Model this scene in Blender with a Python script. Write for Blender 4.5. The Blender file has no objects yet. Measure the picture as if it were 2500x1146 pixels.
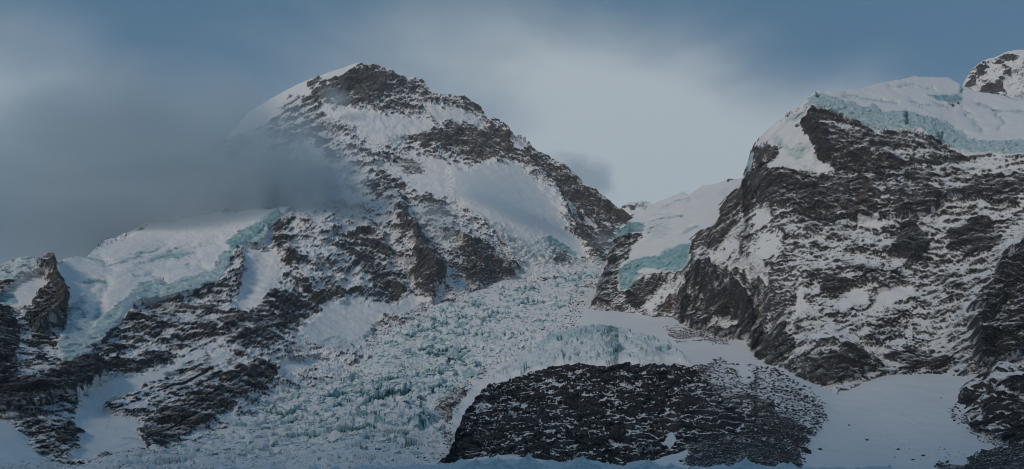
import bpy, bmesh, math, time, random
import numpy as np
T0 = time.time()
random.seed(7); np.random.seed(7)
f32 = np.float32
R = math.radians

# ------------------------------------------------------------------ camera, sky, sun, exposure
FW, FH, F = 2500.0, 1146.0, 2080.0
PITCH = R(14.0)
CAM = np.array([0.0, 0.0, 12.0])
sc = bpy.context.scene
C = sc.collection
cam_d = bpy.data.cameras.new('camera'); cam = bpy.data.objects.new('camera', cam_d); C.objects.link(cam)
cam.location = CAM; cam.rotation_euler = (math.pi / 2 + PITCH, 0, 0)
cam_d.sensor_width = 36; cam_d.lens = 36 * F / FW; cam_d.clip_start = 1; cam_d.clip_end = 60000
sc.camera = cam

CLOUD_DARK, CLOUD_PALE = (2.25, 3.1, 3.9, 1), (5.2, 5.85, 6.25, 1)
SHADE_RIDGE_H = 2500.0
CLOUD_COL, HAZE = (.79, .88, .93, 1), 3.0e-5
SUN_EL, SUN_AZ = 27.0, -140.0        # azimuth from the view direction (+Y), clockwise positive: behind the camera, to the left
world = bpy.data.worlds.new('World'); sc.world = world; world.use_nodes = True
wt = world.node_tree; wt.nodes.clear()
def wn(t, **k):
    n = wt.nodes.new(t)
    for a, b in k.items(): setattr(n, a, b)
    return n
out = wn('ShaderNodeOutputWorld'); bg = wn('ShaderNodeBackground'); bg.inputs[1].default_value = 0.1
wt.links.new(bg.outputs[0], out.inputs[0])
sky = wn('ShaderNodeTexSky', sky_type='NISHITA', sun_disc=False)
sky.sun_elevation = R(SUN_EL); sky.sun_rotation = R(SUN_AZ); sky.altitude = 5300; sky.air_density = 1.0; sky.dust_density = 0.6; sky.ozone_density = 0.3
tc = wn('ShaderNodeTexCoord')
def wnoise(scale, detail, rough, dist=0.0, loc=(0, 0, 0), sc3=(1, 1, 1)):
    m = wn('ShaderNodeMapping'); m.inputs['Location'].default_value = loc; m.inputs['Scale'].default_value = sc3
    n = wn('ShaderNodeTexNoise'); n.inputs['Scale'].default_value = scale; n.inputs['Detail'].default_value = detail
    n.inputs['Roughness'].default_value = rough; n.inputs['Distortion'].default_value = dist
    wt.links.new(tc.outputs['Generated'], m.inputs['Vector']); wt.links.new(m.outputs[0], n.inputs['Vector'])
    return n.outputs['Fac']
def wmath(op, a, b=None, c=None):
    n = wn('ShaderNodeMath', operation=op)
    for i, v in enumerate((a, b, c)):
        if v is None: continue
        if isinstance(v, (int, float)): n.inputs[i].default_value = v
        else: wt.links.new(v, n.inputs[i])
    return n.outputs[0]
def wramp(x, lo, hi):
    n = wn('ShaderNodeMapRange', interpolation_type='SMOOTHSTEP'); n.clamp = True
    n.inputs[1].default_value = lo; n.inputs[2].default_value = hi
    wt.links.new(x, n.inputs[0]); return n.outputs[0]
def wmix(fac, a, b):
    n = wn('ShaderNodeMix', data_type='RGBA')
    wt.links.new(fac, n.inputs[0])
    for i, v in ((6, a), (7, b)):
        if isinstance(v, tuple): n.inputs[i].default_value = v
        else: wt.links.new(v, n.inputs[i])
    return n.outputs[2]
sep = wn('ShaderNodeSeparateXYZ'); wt.links.new(tc.outputs['Generated'], sep.inputs[0])
# thin high overcast: pale veil low in the sky, thinning to blue higher up, with drifting grey layers
big = wnoise(1.5, 3, 0.5, 0.3, (0.35, 0.1, 0.55), (1, 1, 1.8))
mid = wnoise(3.6, 5, 0.5, 0.5, (2.1, 0.4, 0.2), (1, 1, 2.4))
def wdir(az, el, lo, hi):      # a wide patch of veil about one direction of the sky
    a, e = R(az), R(el)
    n = wn('ShaderNodeVectorMath', operation='DOT_PRODUCT'); n.inputs[1].default_value = (math.sin(a) * math.cos(e), math.cos(a) * math.cos(e), math.sin(e))
    wt.links.new(tc.outputs['Generated'], n.inputs[0]); return wramp(n.outputs['Value'], math.cos(R(lo)), math.cos(R(hi)))
veil = wmath('ADD', wmath('MULTIPLY', big, 0.55), wmath('MULTIPLY', mid, 0.5))
veil = wmath('SUBTRACT', veil, wmath('MULTIPLY', sep.outputs['Z'], 0.85))
veil = wmath('ADD', veil, 0.01)
veil = wmath('ADD', veil, wmath('MULTIPLY', wdir(7, 19, 27, 4), 0.32))
veil = wmath('SUBTRACT', veil, wmath('MULTIPLY', wdir(27, 37, 24, 6), 0.50))
veil = wmath('ADD', veil, wmath('MULTIPLY', wdir(-32, 20, 8, 1.5), 0.20))
veil = wmath('ADD', veil, wmath('MULTIPLY', wdir(17, 15, 20, 4), 0.24))
cover = wramp(veil, 0.10, 0.62)
cloudcol = wmix(wramp(veil, 0.15, 0.66), CLOUD_DARK, CLOUD_PALE)
clear = wn('ShaderNodeMix', data_type='RGBA'); clear.inputs[0].default_value = .75; wt.links.new(sky.outputs[0], clear.inputs[6]); clear.inputs[7].default_value = (.55, 1.75, 3.0, 1)
col = wmix(wmath('ADD', wmath('MULTIPLY', cover, .90), .02), clear.outputs[2], cloudcol)
wt.links.new(col, bg.inputs[0])

sun_d = bpy.data.lights.new('sun', 'SUN'); sun_d.energy = 1.5; sun_d.angle = R(12); sun_d.color = (1.0, .85, .67)
sun = bpy.data.objects.new('sun', sun_d); C.objects.link(sun)
_az, _el = R(SUN_AZ), R(SUN_EL)
from mathutils import Vector
sdir = Vector((math.sin(_az) * math.cos(_el), math.cos(_az) * math.cos(_el), math.sin(_el)))
sun.rotation_euler = (-sdir).to_track_quat('-Z', 'Y').to_euler(); sun.location = (0, -200, 600)
vs = sc.view_settings; vs.view_transform = 'Standard'; vs.look = 'None'; vs.gamma = 1; vs.use_curve_mapping = False
vs.exposure = -0.2
sc.cycles.use_denoising = True; sc.cycles.filter_width = 1.05
sc.cycles.max_bounces = 7; sc.cycles.diffuse_bounces = 3; sc.cycles.volume_bounces = 5

# ------------------------------------------------------------------ numpy noise
_rs = np.random.RandomState(11)
PERM = _rs.permutation(256).astype(np.int32)
GR = _rs.normal(size=(256, 3)).astype(f32); GR /= np.linalg.norm(GR, axis=1)[:, None]
RND = _rs.rand(256, 4).astype(f32)
def perlin(x, y, z, o=0):
    x = x + f32(o * 17.3); y = y - f32(o * 9.7); z = z + f32(o * 5.1)
    xi = np.floor(x); yi = np.floor(y); zi = np.floor(z)
    xf = (x - xi).astype(f32); yf = (y - yi).astype(f32); zf = (z - zi).astype(f32)
    xi = xi.astype(np.int32); yi = yi.astype(np.int32); zi = zi.astype(np.int32)
    u = xf * xf * xf * (xf * (xf * 6 - 15) + 10); v = yf * yf * yf * (yf * (yf * 6 - 15) + 10); w = zf * zf * zf * (zf * (zf * 6 - 15) + 10)
    r = []
    for dx in (0, 1):
        a = PERM[(xi + dx) & 255]
        for dy in (0, 1):
            b = PERM[(a + yi + dy) & 255]
            for dz in (0, 1):
                g = GR[PERM[(b + zi + dz) & 255]]
                r.append(g[..., 0] * (xf - dx) + g[..., 1] * (yf - dy) + g[..., 2] * (zf - dz))
    a = r[0] + w * (r[1] - r[0]); b = r[2] + w * (r[3] - r[2]); c = r[4] + w * (r[5] - r[4]); d = r[6] + w * (r[7] - r[6])
    e = a + v * (b - a); g = c + v * (d - c)
    return (e + u * (g - e)) * f32(1.5)
def fbm(P, L, n=4, gain=.5, o=0, an=(1, 1, 1)):
    s = 0; a = 1.0; L = float(L)
    for i in range(n):
        s = s + f32(a) * perlin(P[..., 0] / f32(L * an[0]), P[..., 1] / f32(L * an[1]), P[..., 2] / f32(L * an[2]), o + i * 3)
        a *= gain; L *= .5
    return s
def ridged(P, L, n=4, gain=.5, o=0, an=(1, 1, 1)):
    s = 0; a = 1.0; L = float(L)
    for i in range(n):
        q = perlin(P[..., 0] / f32(L * an[0]), P[..., 1] / f32(L * an[1]), P[..., 2] / f32(L * an[2]), o + i * 3)
        s = s + f32(a) * (1 - 2 * np.abs(q)); a *= gain; L *= .5
    return s
def cells(u, v, L, o=0):
    """2D Voronoi: random values of the nearest cell, offset from its centre, F1 and F2-F1 (in cells)."""
    u = (u / f32(L) + f32(o * 7.7)).astype(f32); v = (v / f32(L) - f32(o * 3.1)).astype(f32)
    ui = np.floor(u).astype(np.int32); vi = np.floor(v).astype(np.int32)
    f1 = np.full(u.shape, 9, f32); f2 = f1.copy(); ids = np.zeros(u.shape, np.int32); du = np.zeros(u.shape, f32); dv = du.copy()
    for a in (-1, 0, 1):
        for b in (-1, 0, 1):
            h = PERM[(PERM[(ui + a) & 255] + vi + b + o * 13) & 255]
            rr = RND[h]
            x = u - (ui + a + rr[..., 0]); y = v - (vi + b + rr[..., 1])
            d = x * x + y * y
            m = d < f1
            f2 = np.where(m, f1, np.minimum(f2, d)); f1 = np.where(m, d, f1)
            ids = np.where(m, h, ids); du = np.where(m, x, du); dv = np.where(m, y, dv)
    q = PERM[(ids * 5 + 77) & 255]
    return RND[q], du, dv, np.sqrt(f1), np.sqrt(f2) - np.sqrt(f1)
def facet(u, v, L, o=0, tilt=1.6):
    r, du, dv, a, b = cells(u, v, L, o)
    return (r[..., 0] - .5) * tilt * 2 * du + (r[..., 1] - .5) * tilt * 2 * dv + (r[..., 2] - .5)
def sst(a, b, x):
    t = np.clip((x - a) / (b - a), 0, 1); return t * t * (3 - 2 * t)
def terr(s, sp, cut=.72):
    t = s / f32(sp); fr = t - np.floor(t)
    return np.where(fr < cut, fr / cut, (1 - fr) / (1 - cut)) - .5

# ------------------------------------------------------------------ pixels to places
ZM = {1: (0, 100, 2.291), 2: (550, 100, 2.291), 3: (1100, 200, 2.291), 4: (1700, 100, 1.91), 5: (0, 600, 2.0986), 6: (600, 600, 2.0986),
      7: (1200, 600, 2.0986), 8: (1800, 600, 2.0986), 11: (640, 420, 3.184), 12: (1400, 440, 3.184), 13: (200, 600, 3.184), 14: (900, 640, 3.183), 0: (0, 0, 1.0)}
def Z(k, *pts):
    ox, oy, s = ZM[k]
    return [(ox + x / s, oy + y / s) for x, y in pts]
def slope(py):
    y = FH / 2 - py
    return (F * math.sin(PITCH) + y * math.cos(PITCH)) / (F * math.cos(PITCH) - y * math.sin(PITCH))
def place(px, py, Y):
    """the point on the ray of a picture point at forward distance Y"""
    y = FH / 2 - py; fy = F * math.cos(PITCH) - y * math.sin(PITCH); fz = F * math.sin(PITCH) + y * math.cos(PITCH)
    return np.stack([(px - FW / 2) / fy * Y, Y + 0 * px, fz / fy * Y + CAM[2]], -1)
def rbf(ctrl, PX, PY, c=70.0):
    P = np.array(ctrl, float); x = P[:, :2]; n = len(P)
    d = np.sqrt(((x[:, None] - x[None]) ** 2).sum(-1) + c * c)
    A = np.zeros((n + 3, n + 3)); A[:n, :n] = d + np.eye(n) * -6.0; A[:n, n] = 1; A[:n, n + 1:] = x / 1000; A[n, :n] = 1; A[n + 1:, :n] = x.T / 1000
    w = np.linalg.solve(A, np.concatenate([np.log(P[:, 2]), [0, 0, 0]]))
    o = w[n] + w[n + 1] * PX / 1000 + w[n + 2] * PY / 1000
    for i in range(n):
        o = o + w[i] * np.sqrt((PX - x[i, 0]) ** 2 + (PY - x[i, 1]) ** 2 + c * c)
    return np.exp(o)
def sd_poly(px, py, poly):
    """distance inside (+) or outside (-) a polygon"""
    ins = np.zeros(px.shape, bool); best = np.full(px.shape, 1e9)
    n = len(poly)
    for i in range(n):
        ax, ay = poly[i]; bx, by = poly[(i + 1) % n]
        ex, ey = bx - ax, by - ay
        t = np.clip(((px - ax) * ex + (py - ay) * ey) / (ex * ex + ey * ey + 1e-9), 0, 1)
        best = np.minimum(best, (px - ax - t * ex) ** 2 + (py - ay - t * ey) ** 2)
        if ay != by:
            c = ((ay > py) != (by > py)) & (px < (bx - ax) * (py - ay) / (by - ay) + ax)
            ins ^= c
    d = np.sqrt(best)
    return np.where(ins, d, -d)
def d_line(px, py, line):
    best = np.full(px.shape, 1e9)
    for (ax, ay), (bx, by) in zip(line[:-1], line[1:]):
        ex, ey = bx - ax, by - ay
        t = np.clip(((px - ax) * ex + (py - ay) * ey) / (ex * ex + ey * ey + 1e-9), 0, 1)
        best = np.minimum(best, (px - ax - t * ex) ** 2 + (py - ay - t * ey) ** 2)
    return np.sqrt(best)

class Sheet:
    """a stretch of terrain: a grid of points over its outline, each at the distance its place gives"""
    def __init__(s, x0, x1, step, top, bot, nr, ctrl, back=0, bd=(0, 1, -1), c=70.0):
        nc = int((x1 - x0) / step) + 1
        px = np.linspace(x0, x1, nc)
        top = np.array(sorted(top)); bot = np.array(sorted(bot))
        yt = np.interp(px, top[:, 0], top[:, 1]); yb = np.interp(px, bot[:, 0], bot[:, 1])
        v = np.linspace(0, 1, nr)[:, None]
        s.PX = np.repeat(px[None], nr, 0); s.PY = yt[None] * (1 - v) + yb[None] * v
        s.Y = rbf(ctrl, s.PX, s.PY, c)
        s.B = place(s.PX, s.PY, s.Y).astype(f32)
        if back:      # the far side of the ridge, going back and down
            k = np.linspace(1, 0, back, endpoint=False)[:, None] ** 1.5 * 900
            b = s.B[0][None] + k[..., None] * np.array(bd, f32)[None, None]
            s.B = np.concatenate([b.astype(f32), s.B], 0)
            s.PX = np.concatenate([np.repeat(px[None], back, 0), s.PX], 0)
            s.PY = np.concatenate([np.repeat(yt[None], back, 0), s.PY], 0)
        s.back = back; s.f = {}; s.reg = np.zeros(s.PX.shape, np.int32); s.regs = ['']
        n1 = fbm(s.B, 70, 3, .6, 21); n2 = fbm(s.B, 70, 3, .6, 29)
        s.WX = s.PX + 9 * n1; s.WY = s.PY + 7 * n2; s.ragged = 0; s.RG = fbm(s.B, 38, 4, .7, 33)
    def field(s, **k):
        for a, b in k.items(): s.f[a] = np.full(s.PX.shape, b, f32)
    def feat(s, poly, soft=5, key=None, warp=1.0, rag=1.0, **k):
        xs = [p[0] for p in poly]; ys = [p[1] for p in poly]; m = soft * 2 + 25
        sel = (s.PX > min(xs) - m) & (s.PX < max(xs) + m) & (s.PY > min(ys) - m) & (s.PY < max(ys) + m)
        if not sel.any(): return
        wx = s.PX[sel] + (s.WX[sel] - s.PX[sel]) * warp; wy = s.PY[sel] + (s.WY[sel] - s.PY[sel]) * warp
        d = sd_poly(wx, wy, poly)
        if not k.get('ice') and s.ragged: d = d + rag * s.ragged * s.RG[sel]; soft = soft * 1.25
        w = sst(-soft, soft, d)
        for a, b in k.items():
            if a.startswith('add_'): s.f[a[4:]][sel] += (b * w).astype(f32)
            else:
                q = s.f[a][sel]; s.f[a][sel] = q + (b - q) * w
        if key:
            if key not in s.regs: s.regs.append(key)
            r = s.reg[sel]; r[d > 0] = s.regs.index(key); s.reg[sel] = r
    def line(s, pts, width, amp, fld='off', prof='tent'):
        d = d_line(s.WX, s.WY, pts)
        w = np.clip(1 - d / width, 0, 1) if prof == 'tent' else np.exp(-(d / width) ** 2)
        s.f[fld] += (amp * w).astype(f32)
    def normals(s):
        P = s.P
        du = np.empty_like(P); dv = np.empty_like(P)
        du[:, 1:-1] = P[:, 2:] - P[:, :-2]; du[:, 0] = P[:, 1] - P[:, 0]; du[:, -1] = P[:, -1] - P[:, -2]
        dv[1:-1] = P[2:] - P[:-2]; dv[0] = P[1] - P[0]; dv[-1] = P[-1] - P[-2]
        n = np.cross(dv, du); n /= np.linalg.norm(n, axis=-1, keepdims=True) + 1e-9
        return n
def blur(a, k):
    p = np.pad(a, k, mode='edge').cumsum(0).cumsum(1)
    p = np.pad(p, ((1, 0), (1, 0)))
    n = 2 * k + 1
    return ((p[n:, n:] - p[:-n, n:] - p[n:, :-n] + p[:-n, :-n]) / (n * n)).astype(f32)

# ------------------------------------------------------------------ materials
class NT:
    def __init__(s, name):
        s.m = bpy.data.materials.new(name); s.m.use_nodes = True; s.t = s.m.node_tree; s.t.nodes.clear()
    def n(s, t, **k):
        x = s.t.nodes.new(t)
        for a, b in k.items(): setattr(x, a, b)
        return x
    def put(s, sock, v):
        if isinstance(v, (int, float, tuple)): sock.default_value = v
        else: s.t.links.new(v, sock)
    def attr(s, name): return s.n('ShaderNodeAttribute', attribute_name=name).outputs['Fac']
    def math(s, op, a, b=0.0, c=0.0):
        x = s.n('ShaderNodeMath', operation=op)
        for i, v in enumerate((a, b, c)): s.put(x.inputs[i], v)
        return x.outputs[0]
    def noise(s, scale, detail=4, rough=.6, sc3=(1, 1, 1), dist=0.0, dip=0.0):
        if not hasattr(s, 'co'): s.co = s.n('ShaderNodeNewGeometry').outputs['Position']
        m = s.n('ShaderNodeMapping', vector_type='TEXTURE'); m.inputs['Scale'].default_value = tuple(1.0 / q for q in sc3); m.inputs['Rotation'].default_value = (0, dip, 0); s.put(m.inputs['Vector'], s.co)
        x = s.n('ShaderNodeTexNoise'); x.inputs['Scale'].default_value = scale; x.inputs['Detail'].default_value = detail
        x.inputs['Roughness'].default_value = rough; x.inputs['Distortion'].default_value = dist
        s.put(x.inputs['Vector'], m.outputs[0]); return x.outputs['Fac']
    def ramp(s, x, lo, hi):
        n = s.n('ShaderNodeMapRange', interpolation_type='SMOOTHSTEP'); n.inputs[1].default_value = lo; n.inputs[2].default_value = hi
        s.put(n.inputs[0], x); return n.outputs[0]
    def mix(s, f, a, b):
        n = s.n('ShaderNodeMix', data_type='RGBA'); s.put(n.inputs[0], f); s.put(n.inputs[6], a); s.put(n.inputs[7], b); return n.outputs[2]
    def finish(s, col, rough, bump=None, strength=.5, dist=1.0, spec=.25):
        b = s.n('ShaderNodeBsdfPrincipled'); o = s.n('ShaderNodeOutputMaterial')
        s.put(b.inputs['Base Color'], col); s.put(b.inputs['Roughness'], rough); b.inputs['Specular IOR Level'].default_value = spec
        if bump is not None:
            x = s.n('ShaderNodeBump'); x.inputs['Strength'].default_value = strength; x.inputs['Distance'].default_value = dist
            s.put(x.inputs['Height'], bump); s.t.links.new(x.outputs[0], b.inputs['Normal'])
        s.t.links.new(b.outputs[0], o.inputs[0]); return s.m
SNOW = (.83, .825, .83, 1)
def mat_terrain(name, rockA=(.012, .0115, .012, 1), rockB=(.042, .0385, .036, 1), brown=(.13, .085, .055, 1), fine=.35, amp=1.6, w=.19, dip=0.0, flat=2.0, lite=(.115, .108, .104, 1), ledge=.8):
    t = NT(name)
    sn, ic, ti = t.attr('snow'), t.attr('ice'), t.attr('tint')
    nf = t.noise(fine, 5, .7, (1, 1, flat), .8, dip)                       # lace of snow on the rock, drawn out along the strata
    nm = t.noise(.03, 4, .6)
    ng = t.noise(fine * 2.6, 4, .75, (1, 1, flat * .7), .5, -dip)
    s = t.math('ADD', sn, t.math('MULTIPLY', t.math('SUBTRACT', nf, .5), amp))
    s = t.math('ADD', s, t.math('MULTIPLY', t.math('SUBTRACT', ng, .5), amp * .8))
    s = t.ramp(s, -w, w)
    led = t.ramp(t.noise(fine * .5, 6, .72, (1, 1, 5.5), .9, dip * 1.3), .535, .60)     # thin ledges that catch snow even on the dark rock
    led = t.math('MULTIPLY', t.math('MULTIPLY', led, t.ramp(ng, .36, .6)), t.math('MULTIPLY', t.ramp(sn, -1.0, -.1), ledge))
    s = t.math('MAXIMUM', s, led)
    rock = t.mix(t.ramp(t.noise(.02, 6, .7, (1, 1, 2.5)), .35, .68), rockA, rockB)
    rock = t.mix(t.math('MULTIPLY', t.ramp(t.noise(fine * .45, 5, .7, (1.6, 1.6, .22)), .42, .72), .6), rock, rockA)
    rock = t.mix(t.math('MULTIPLY', t.ramp(ng, .45, .75), .5), rock, lite)
    rock = t.mix(t.math('MULTIPLY', ti, t.ramp(nm, .3, .65)), rock, brown)
    snow = t.mix(t.math('MULTIPLY', t.ramp(t.noise(.012, 5, .6), .45, .75), .35), SNOW, (.74, .74, .77, 1))
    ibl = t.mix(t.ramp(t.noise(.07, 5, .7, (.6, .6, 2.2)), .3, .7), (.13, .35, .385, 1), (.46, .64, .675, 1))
    ibl = t.mix(t.ramp(ic, .72, 1.25), ibl, (.045, .13, .145, 1))  # clear deep ice, darkened so the shade of hollows is painted in too
    col = t.mix(s, rock, snow)
    icf = t.ramp(t.math('ADD', ic, t.math('MULTIPLY', t.math('SUBTRACT', t.noise(.10, 5, .75), .5), .9)), .22, .85)
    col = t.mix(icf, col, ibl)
    bump = t.math('ADD', t.math('MULTIPLY', nf, t.math('SUBTRACT', 1.0, t.math('MULTIPLY', s, .8))), t.math('MULTIPLY', s, .25))
    return t.finish(col, t.math('SUBTRACT', .85, t.math('MULTIPLY', icf, .3)), bump, .6, 2.0)
M_PEAK = mat_terrain('peak_rock_and_snow', (.024, .0235, .024, 1), (.075, .069, .066, 1), fine=.15, dip=-.3)
M_LEFT = mat_terrain('left_massif_rock_and_snow', fine=.24, dip=-.6)
M_RIGHT = mat_terrain('right_massif_rock_and_snow', fine=.30, dip=-.05)
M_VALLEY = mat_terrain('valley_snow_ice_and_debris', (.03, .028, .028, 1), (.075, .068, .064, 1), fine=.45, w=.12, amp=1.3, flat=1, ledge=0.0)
M_MOUND = mat_terrain('mound_rock', (.016, .016, .017, 1), (.042, .040, .040, 1), fine=.5, amp=.75, w=.10, lite=(.055, .053, .052, 1), flat=1.1, dip=-.3, ledge=.25)
M_FORE = mat_terrain('foreground_ice', fine=1.5)

# ------------------------------------------------------------------ objects
def tag(o, label=None, cat=None, group=None, kind=None):
    if label: o['label'] = label
    if cat: o['category'] = cat
    if group: o['group'] = group
    if kind: o['kind'] = kind
    return o
def empty(name, loc, label, cat, kind='structure', group=None):
    o = bpy.data.objects.new(name, None); C.objects.link(o); o.location = loc
    return tag(o, label, cat, group, kind)
def grid_mesh(name, s, mask, mat, smooth):
    """one object from the grid faces picked by mask"""
    nr, nc = s.PX.shape
    idx = np.arange(nr * nc).reshape(nr, nc)
    q = np.stack([idx[:-1, :-1], idx[1:, :-1], idx[1:, 1:], idx[:-1, 1:]], -1)[mask]
    if len(q) == 0: return None
    u, inv = np.unique(q.ravel(), return_inverse=True)
    me = bpy.data.meshes.new(name)
    me.vertices.add(len(u)); me.vertices.foreach_set('co', s.P.reshape(-1, 3)[u].astype(f32).ravel())
    me.loops.add(len(q) * 4); me.loops.foreach_set('vertex_index', inv.astype(np.int32).ravel())
    me.polygons.add(len(q)); me.polygons.foreach_set('loop_start', np.arange(0, len(q) * 4, 4, dtype=np.int32))
    me.polygons.foreach_set('use_smooth', np.full(len(q), smooth, bool))
    me.update(calc_edges=True)
    for a in ('snow', 'ice', 'tint'):
        at = me.attributes.new(a, 'FLOAT', 'POINT'); at.data.foreach_set('value', s.f[a].reshape(-1)[u].astype(f32))
    me.materials.append(mat)
    o = bpy.data.objects.new(name, me); C.objects.link(o)
    return o
def split(s, roots, mat, smooth=True):
    """roots: region key -> (parent empty or None, name, smooth, material)"""
    r = s.reg[:-1, :-1]
    for i, k in enumerate(s.regs):
        m = (r == i)
        if not m.any(): continue
        parent, name, sm, mt = roots[k]
        o = grid_mesh(name, s, m, mt or mat, sm)
        if o is None: continue
        if parent is not None:
            o.parent = parent; o.matrix_parent_inverse = parent.matrix_world.inverted()
            o.location = -parent.location; o.matrix_parent_inverse.identity()

# ------------------------------------------------------------------ where the rock walls meet the valley floor (px, py, distance)
AC = [(-300, 960, 1080), (-120, 985, 1110), (0, 1010, 1150), (48, 1029, 1130), (95, 1076, 1060), (133, 1120, 1000), (162, 1129, 985), (267, 1119, 1030), (353, 1098, 1090), (429, 1081, 1150),
      (477, 1057, 1210), (553, 1015, 1340), (600, 978, 1460), (671, 950, 1580), (743, 924, 1700), (805, 905, 1790), (867, 867, 1950), (910, 829, 2120), (953, 791, 2290), (1048, 743, 2530),
      (1162, 700, 2720), (1219, 683, 2800), (1295, 671, 2900), (1414, 652, 3050), (1467, 643, 3120), (1490, 628, 3200)]
BC = [(1462, 745, 2320), (1486, 757, 2270), (1510, 769, 2230), (1591, 767, 2150), (1660, 760, 2080), (1680, 793, 1970), (1705, 805, 1900), (1791, 824, 1780), (1832, 833, 1700), (1850, 881, 1540),
      (1871, 888, 1500), (1914, 905, 1430), (2005, 943, 1310), (2114, 914, 1340), (2210, 902, 1330), (2262, 895, 1330), (2324, 910, 1270), (2405, 900, 1230), (2500, 886, 1200), (2760, 880, 1150)]

# ================================================================== A: the peak and the rock wall on the left
topA = [(-300, 655), (0, 648), (71, 634), (126, 637), (157, 640), (214, 629), (229, 619), (250, 597), (300, 575), (371, 545), (480, 420), (560, 330)] + \
    Z(2, (130, 400), (260, 320), (400, 245), (500, 205), (600, 170), (690, 140), (745, 130), (790, 133), (830, 148), (880, 165), (920, 180), (980, 195), (1060, 215), (1110, 235), (1140, 260), (1160, 290), (1200, 295)) + \
    Z(3, (0, 75), (40, 85), (110, 115), (170, 145), (200, 180), (240, 215), (290, 240), (320, 275), (330, 300), (380, 320), (430, 350), (450, 380), (480, 400), (540, 430), (580, 455), (640, 490), (690, 520), (740, 570),
      (800, 610), (850, 645), (900, 680), (950, 705), (985, 740), (1000, 765)) + [(1552, 570), (1580, 600)]
botA = [(x, y + 45) for x, y, _ in AC] + [(1580, 640)]
ctA = AC + [(885, 160, 3900), (700, 230, 3850), (1130, 240, 3900), (1300, 370, 3800), (1420, 440, 3750), (1535, 535, 3700), (1440, 590, 3330), (600, 300, 3700), (480, 420, 3250), (371, 545, 2700), (250, 600, 2420), (126, 636, 2050), (0, 648, 2000), (-300, 655, 1850),
            (800, 330, 3420), (1000, 340, 3480), (1200, 440, 3350), (900, 500, 3000), (1050, 480, 3120), (1300, 550, 3180), (1380, 600, 3180), (1050, 600, 2760), (1150, 620, 2800), (1000, 690, 2590), (850, 640, 2500), (700, 550, 2600), (600, 620, 2350), (500, 605, 2420),
            (300, 650, 2150), (400, 640, 2280), (640, 720, 2080), (450, 720, 1980), (350, 720, 1960), (200, 750, 1780), (100, 700, 1840), (50, 800, 1560), (200, 880, 1470), (300, 850, 1560), (500, 850, 1640), (600, 880, 1620), (100, 980, 1230), (400, 950, 1420),
            (250, 1000, 1290), (750, 830, 1930), (830, 790, 2180), (700, 780, 2010), (780, 720, 2300), (-200, 800, 1400)]
A = Sheet(-300, 1580, 2.1, topA, botA, 330, ctA, back=12, bd=(-.1, .8, -.55))
print('A', A.PX.shape, time.time() - T0)
A.ragged = 13; A.field(snow=.28, rough=1.0, ice=0, tint=.08, off=0, flute=0)
f = A.feat
# --- the left wall is a thing of its own
f([(-400, 600), (0, 600), (230, 615), (420, 625), (560, 640), (640, 560), (695, 535), (738, 640), (760, 700), (735, 760), (735, 830), (690, 880), (668, 960), (600, 1040), (350, 1160), (-400, 1200)], 3, 'left/rock_face', add_snow=-.13)
# --- summit
f(Z(2, (0, 470), (130, 370), (400, 215), (560, 155), (690, 110), (745, 100), (830, 105), (800, 140), (745, 152), (690, 192), (560, 245), (440, 330), (300, 425), (150, 510), (0, 560)), 5, 'peak/snow_field#a', .6, .25, snow=.9, rough=.06)
f(Z(2, (480, 235), (505, 215), (550, 235), (520, 262), (470, 262)), 3, None, .5, snow=-.3, rough=.8, tint=.8)
f(Z(2, (320, 350), (400, 312), (425, 325), (350, 372), (290, 390)), 3, None, .5, snow=-.05, rough=.7, tint=.8)
f(Z(2, (545, 245), (620, 225), (690, 195), (750, 150), (790, 143), (860, 165), (935, 185), (1000, 212), (1100, 236), (1150, 275), (1165, 325), (1090, 355), (1000, 340), (900, 330), (830, 345), (790, 375), (720, 390), (640, 385), (590, 355), (540, 330), (500, 300)),
  5, 'peak/rock_band#a', snow=-.22, rough=1.0, tint=.15)
f(Z(2, (600, 250), (690, 200), (750, 155), (800, 148), (870, 175), (930, 190), (900, 230), (850, 290), (740, 300), (640, 290)), 8, None, snow=-.62)
f(Z(2, (880, 250), (1000, 225), (1090, 250), (1130, 300), (1080, 340), (960, 330)), 12, None, snow=.0)
f(Z(2, (180, 490), (330, 420), (450, 330), (560, 250), (600, 270), (590, 360), (500, 365), (430, 385), (350, 430), (260, 480), (200, 510)), 5, 'peak/rock_band#b', snow=-.45)
f(Z(2, (230, 540), (330, 470), (450, 440), (560, 410), (600, 440), (560, 520), (540, 600), (480, 560), (400, 620), (330, 690), (260, 640)), 10, None, snow=-.06)
f(Z(2, (380, 640), (480, 570), (540, 640), (580, 700), (480, 740), (380, 720)), 10, 'peak/snow_field#f', snow=.6, rough=.3)
f(Z(2, (470, 540), (510, 540), (560, 610), (615, 660), (585, 695), (530, 620)), 5, None, snow=-.45)
f(Z(2, (530, 365), (620, 385), (760, 385), (850, 400), (950, 410), (1080, 410), (1180, 490), (1100, 520), (1000, 545), (990, 590), (880, 590), (760, 560), (680, 470), (600, 450), (560, 400)), 7, 'peak/snow_field#b', snow=.72, rough=.14, flute=.7, off=14)
f(Z(2, (930, 530), (1000, 540), (1000, 600), (900, 600), (890, 560)), 6, None, ice=.5)
f(Z(2, (790, 370), (900, 360), (1040, 380), (1110, 400), (1060, 415), (940, 408), (850, 400)), 8, None, snow=-.12, rough=.8)
f(Z(2, (1100, 360), (1200, 362), (1300, 372), (1420, 440), (1440, 480), (1340, 465), (1250, 455), (1190, 480), (1130, 440)), 6, 'peak/snow_field#c', snow=.7, rough=.14, flute=.8, off=8)
f(Z(2, (1165, 300), (1290, 305), (1340, 335), (1440, 365), (1440, 430), (1350, 395), (1250, 355), (1170, 345)), 6, None, snow=-.1, tint=.7)
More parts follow.
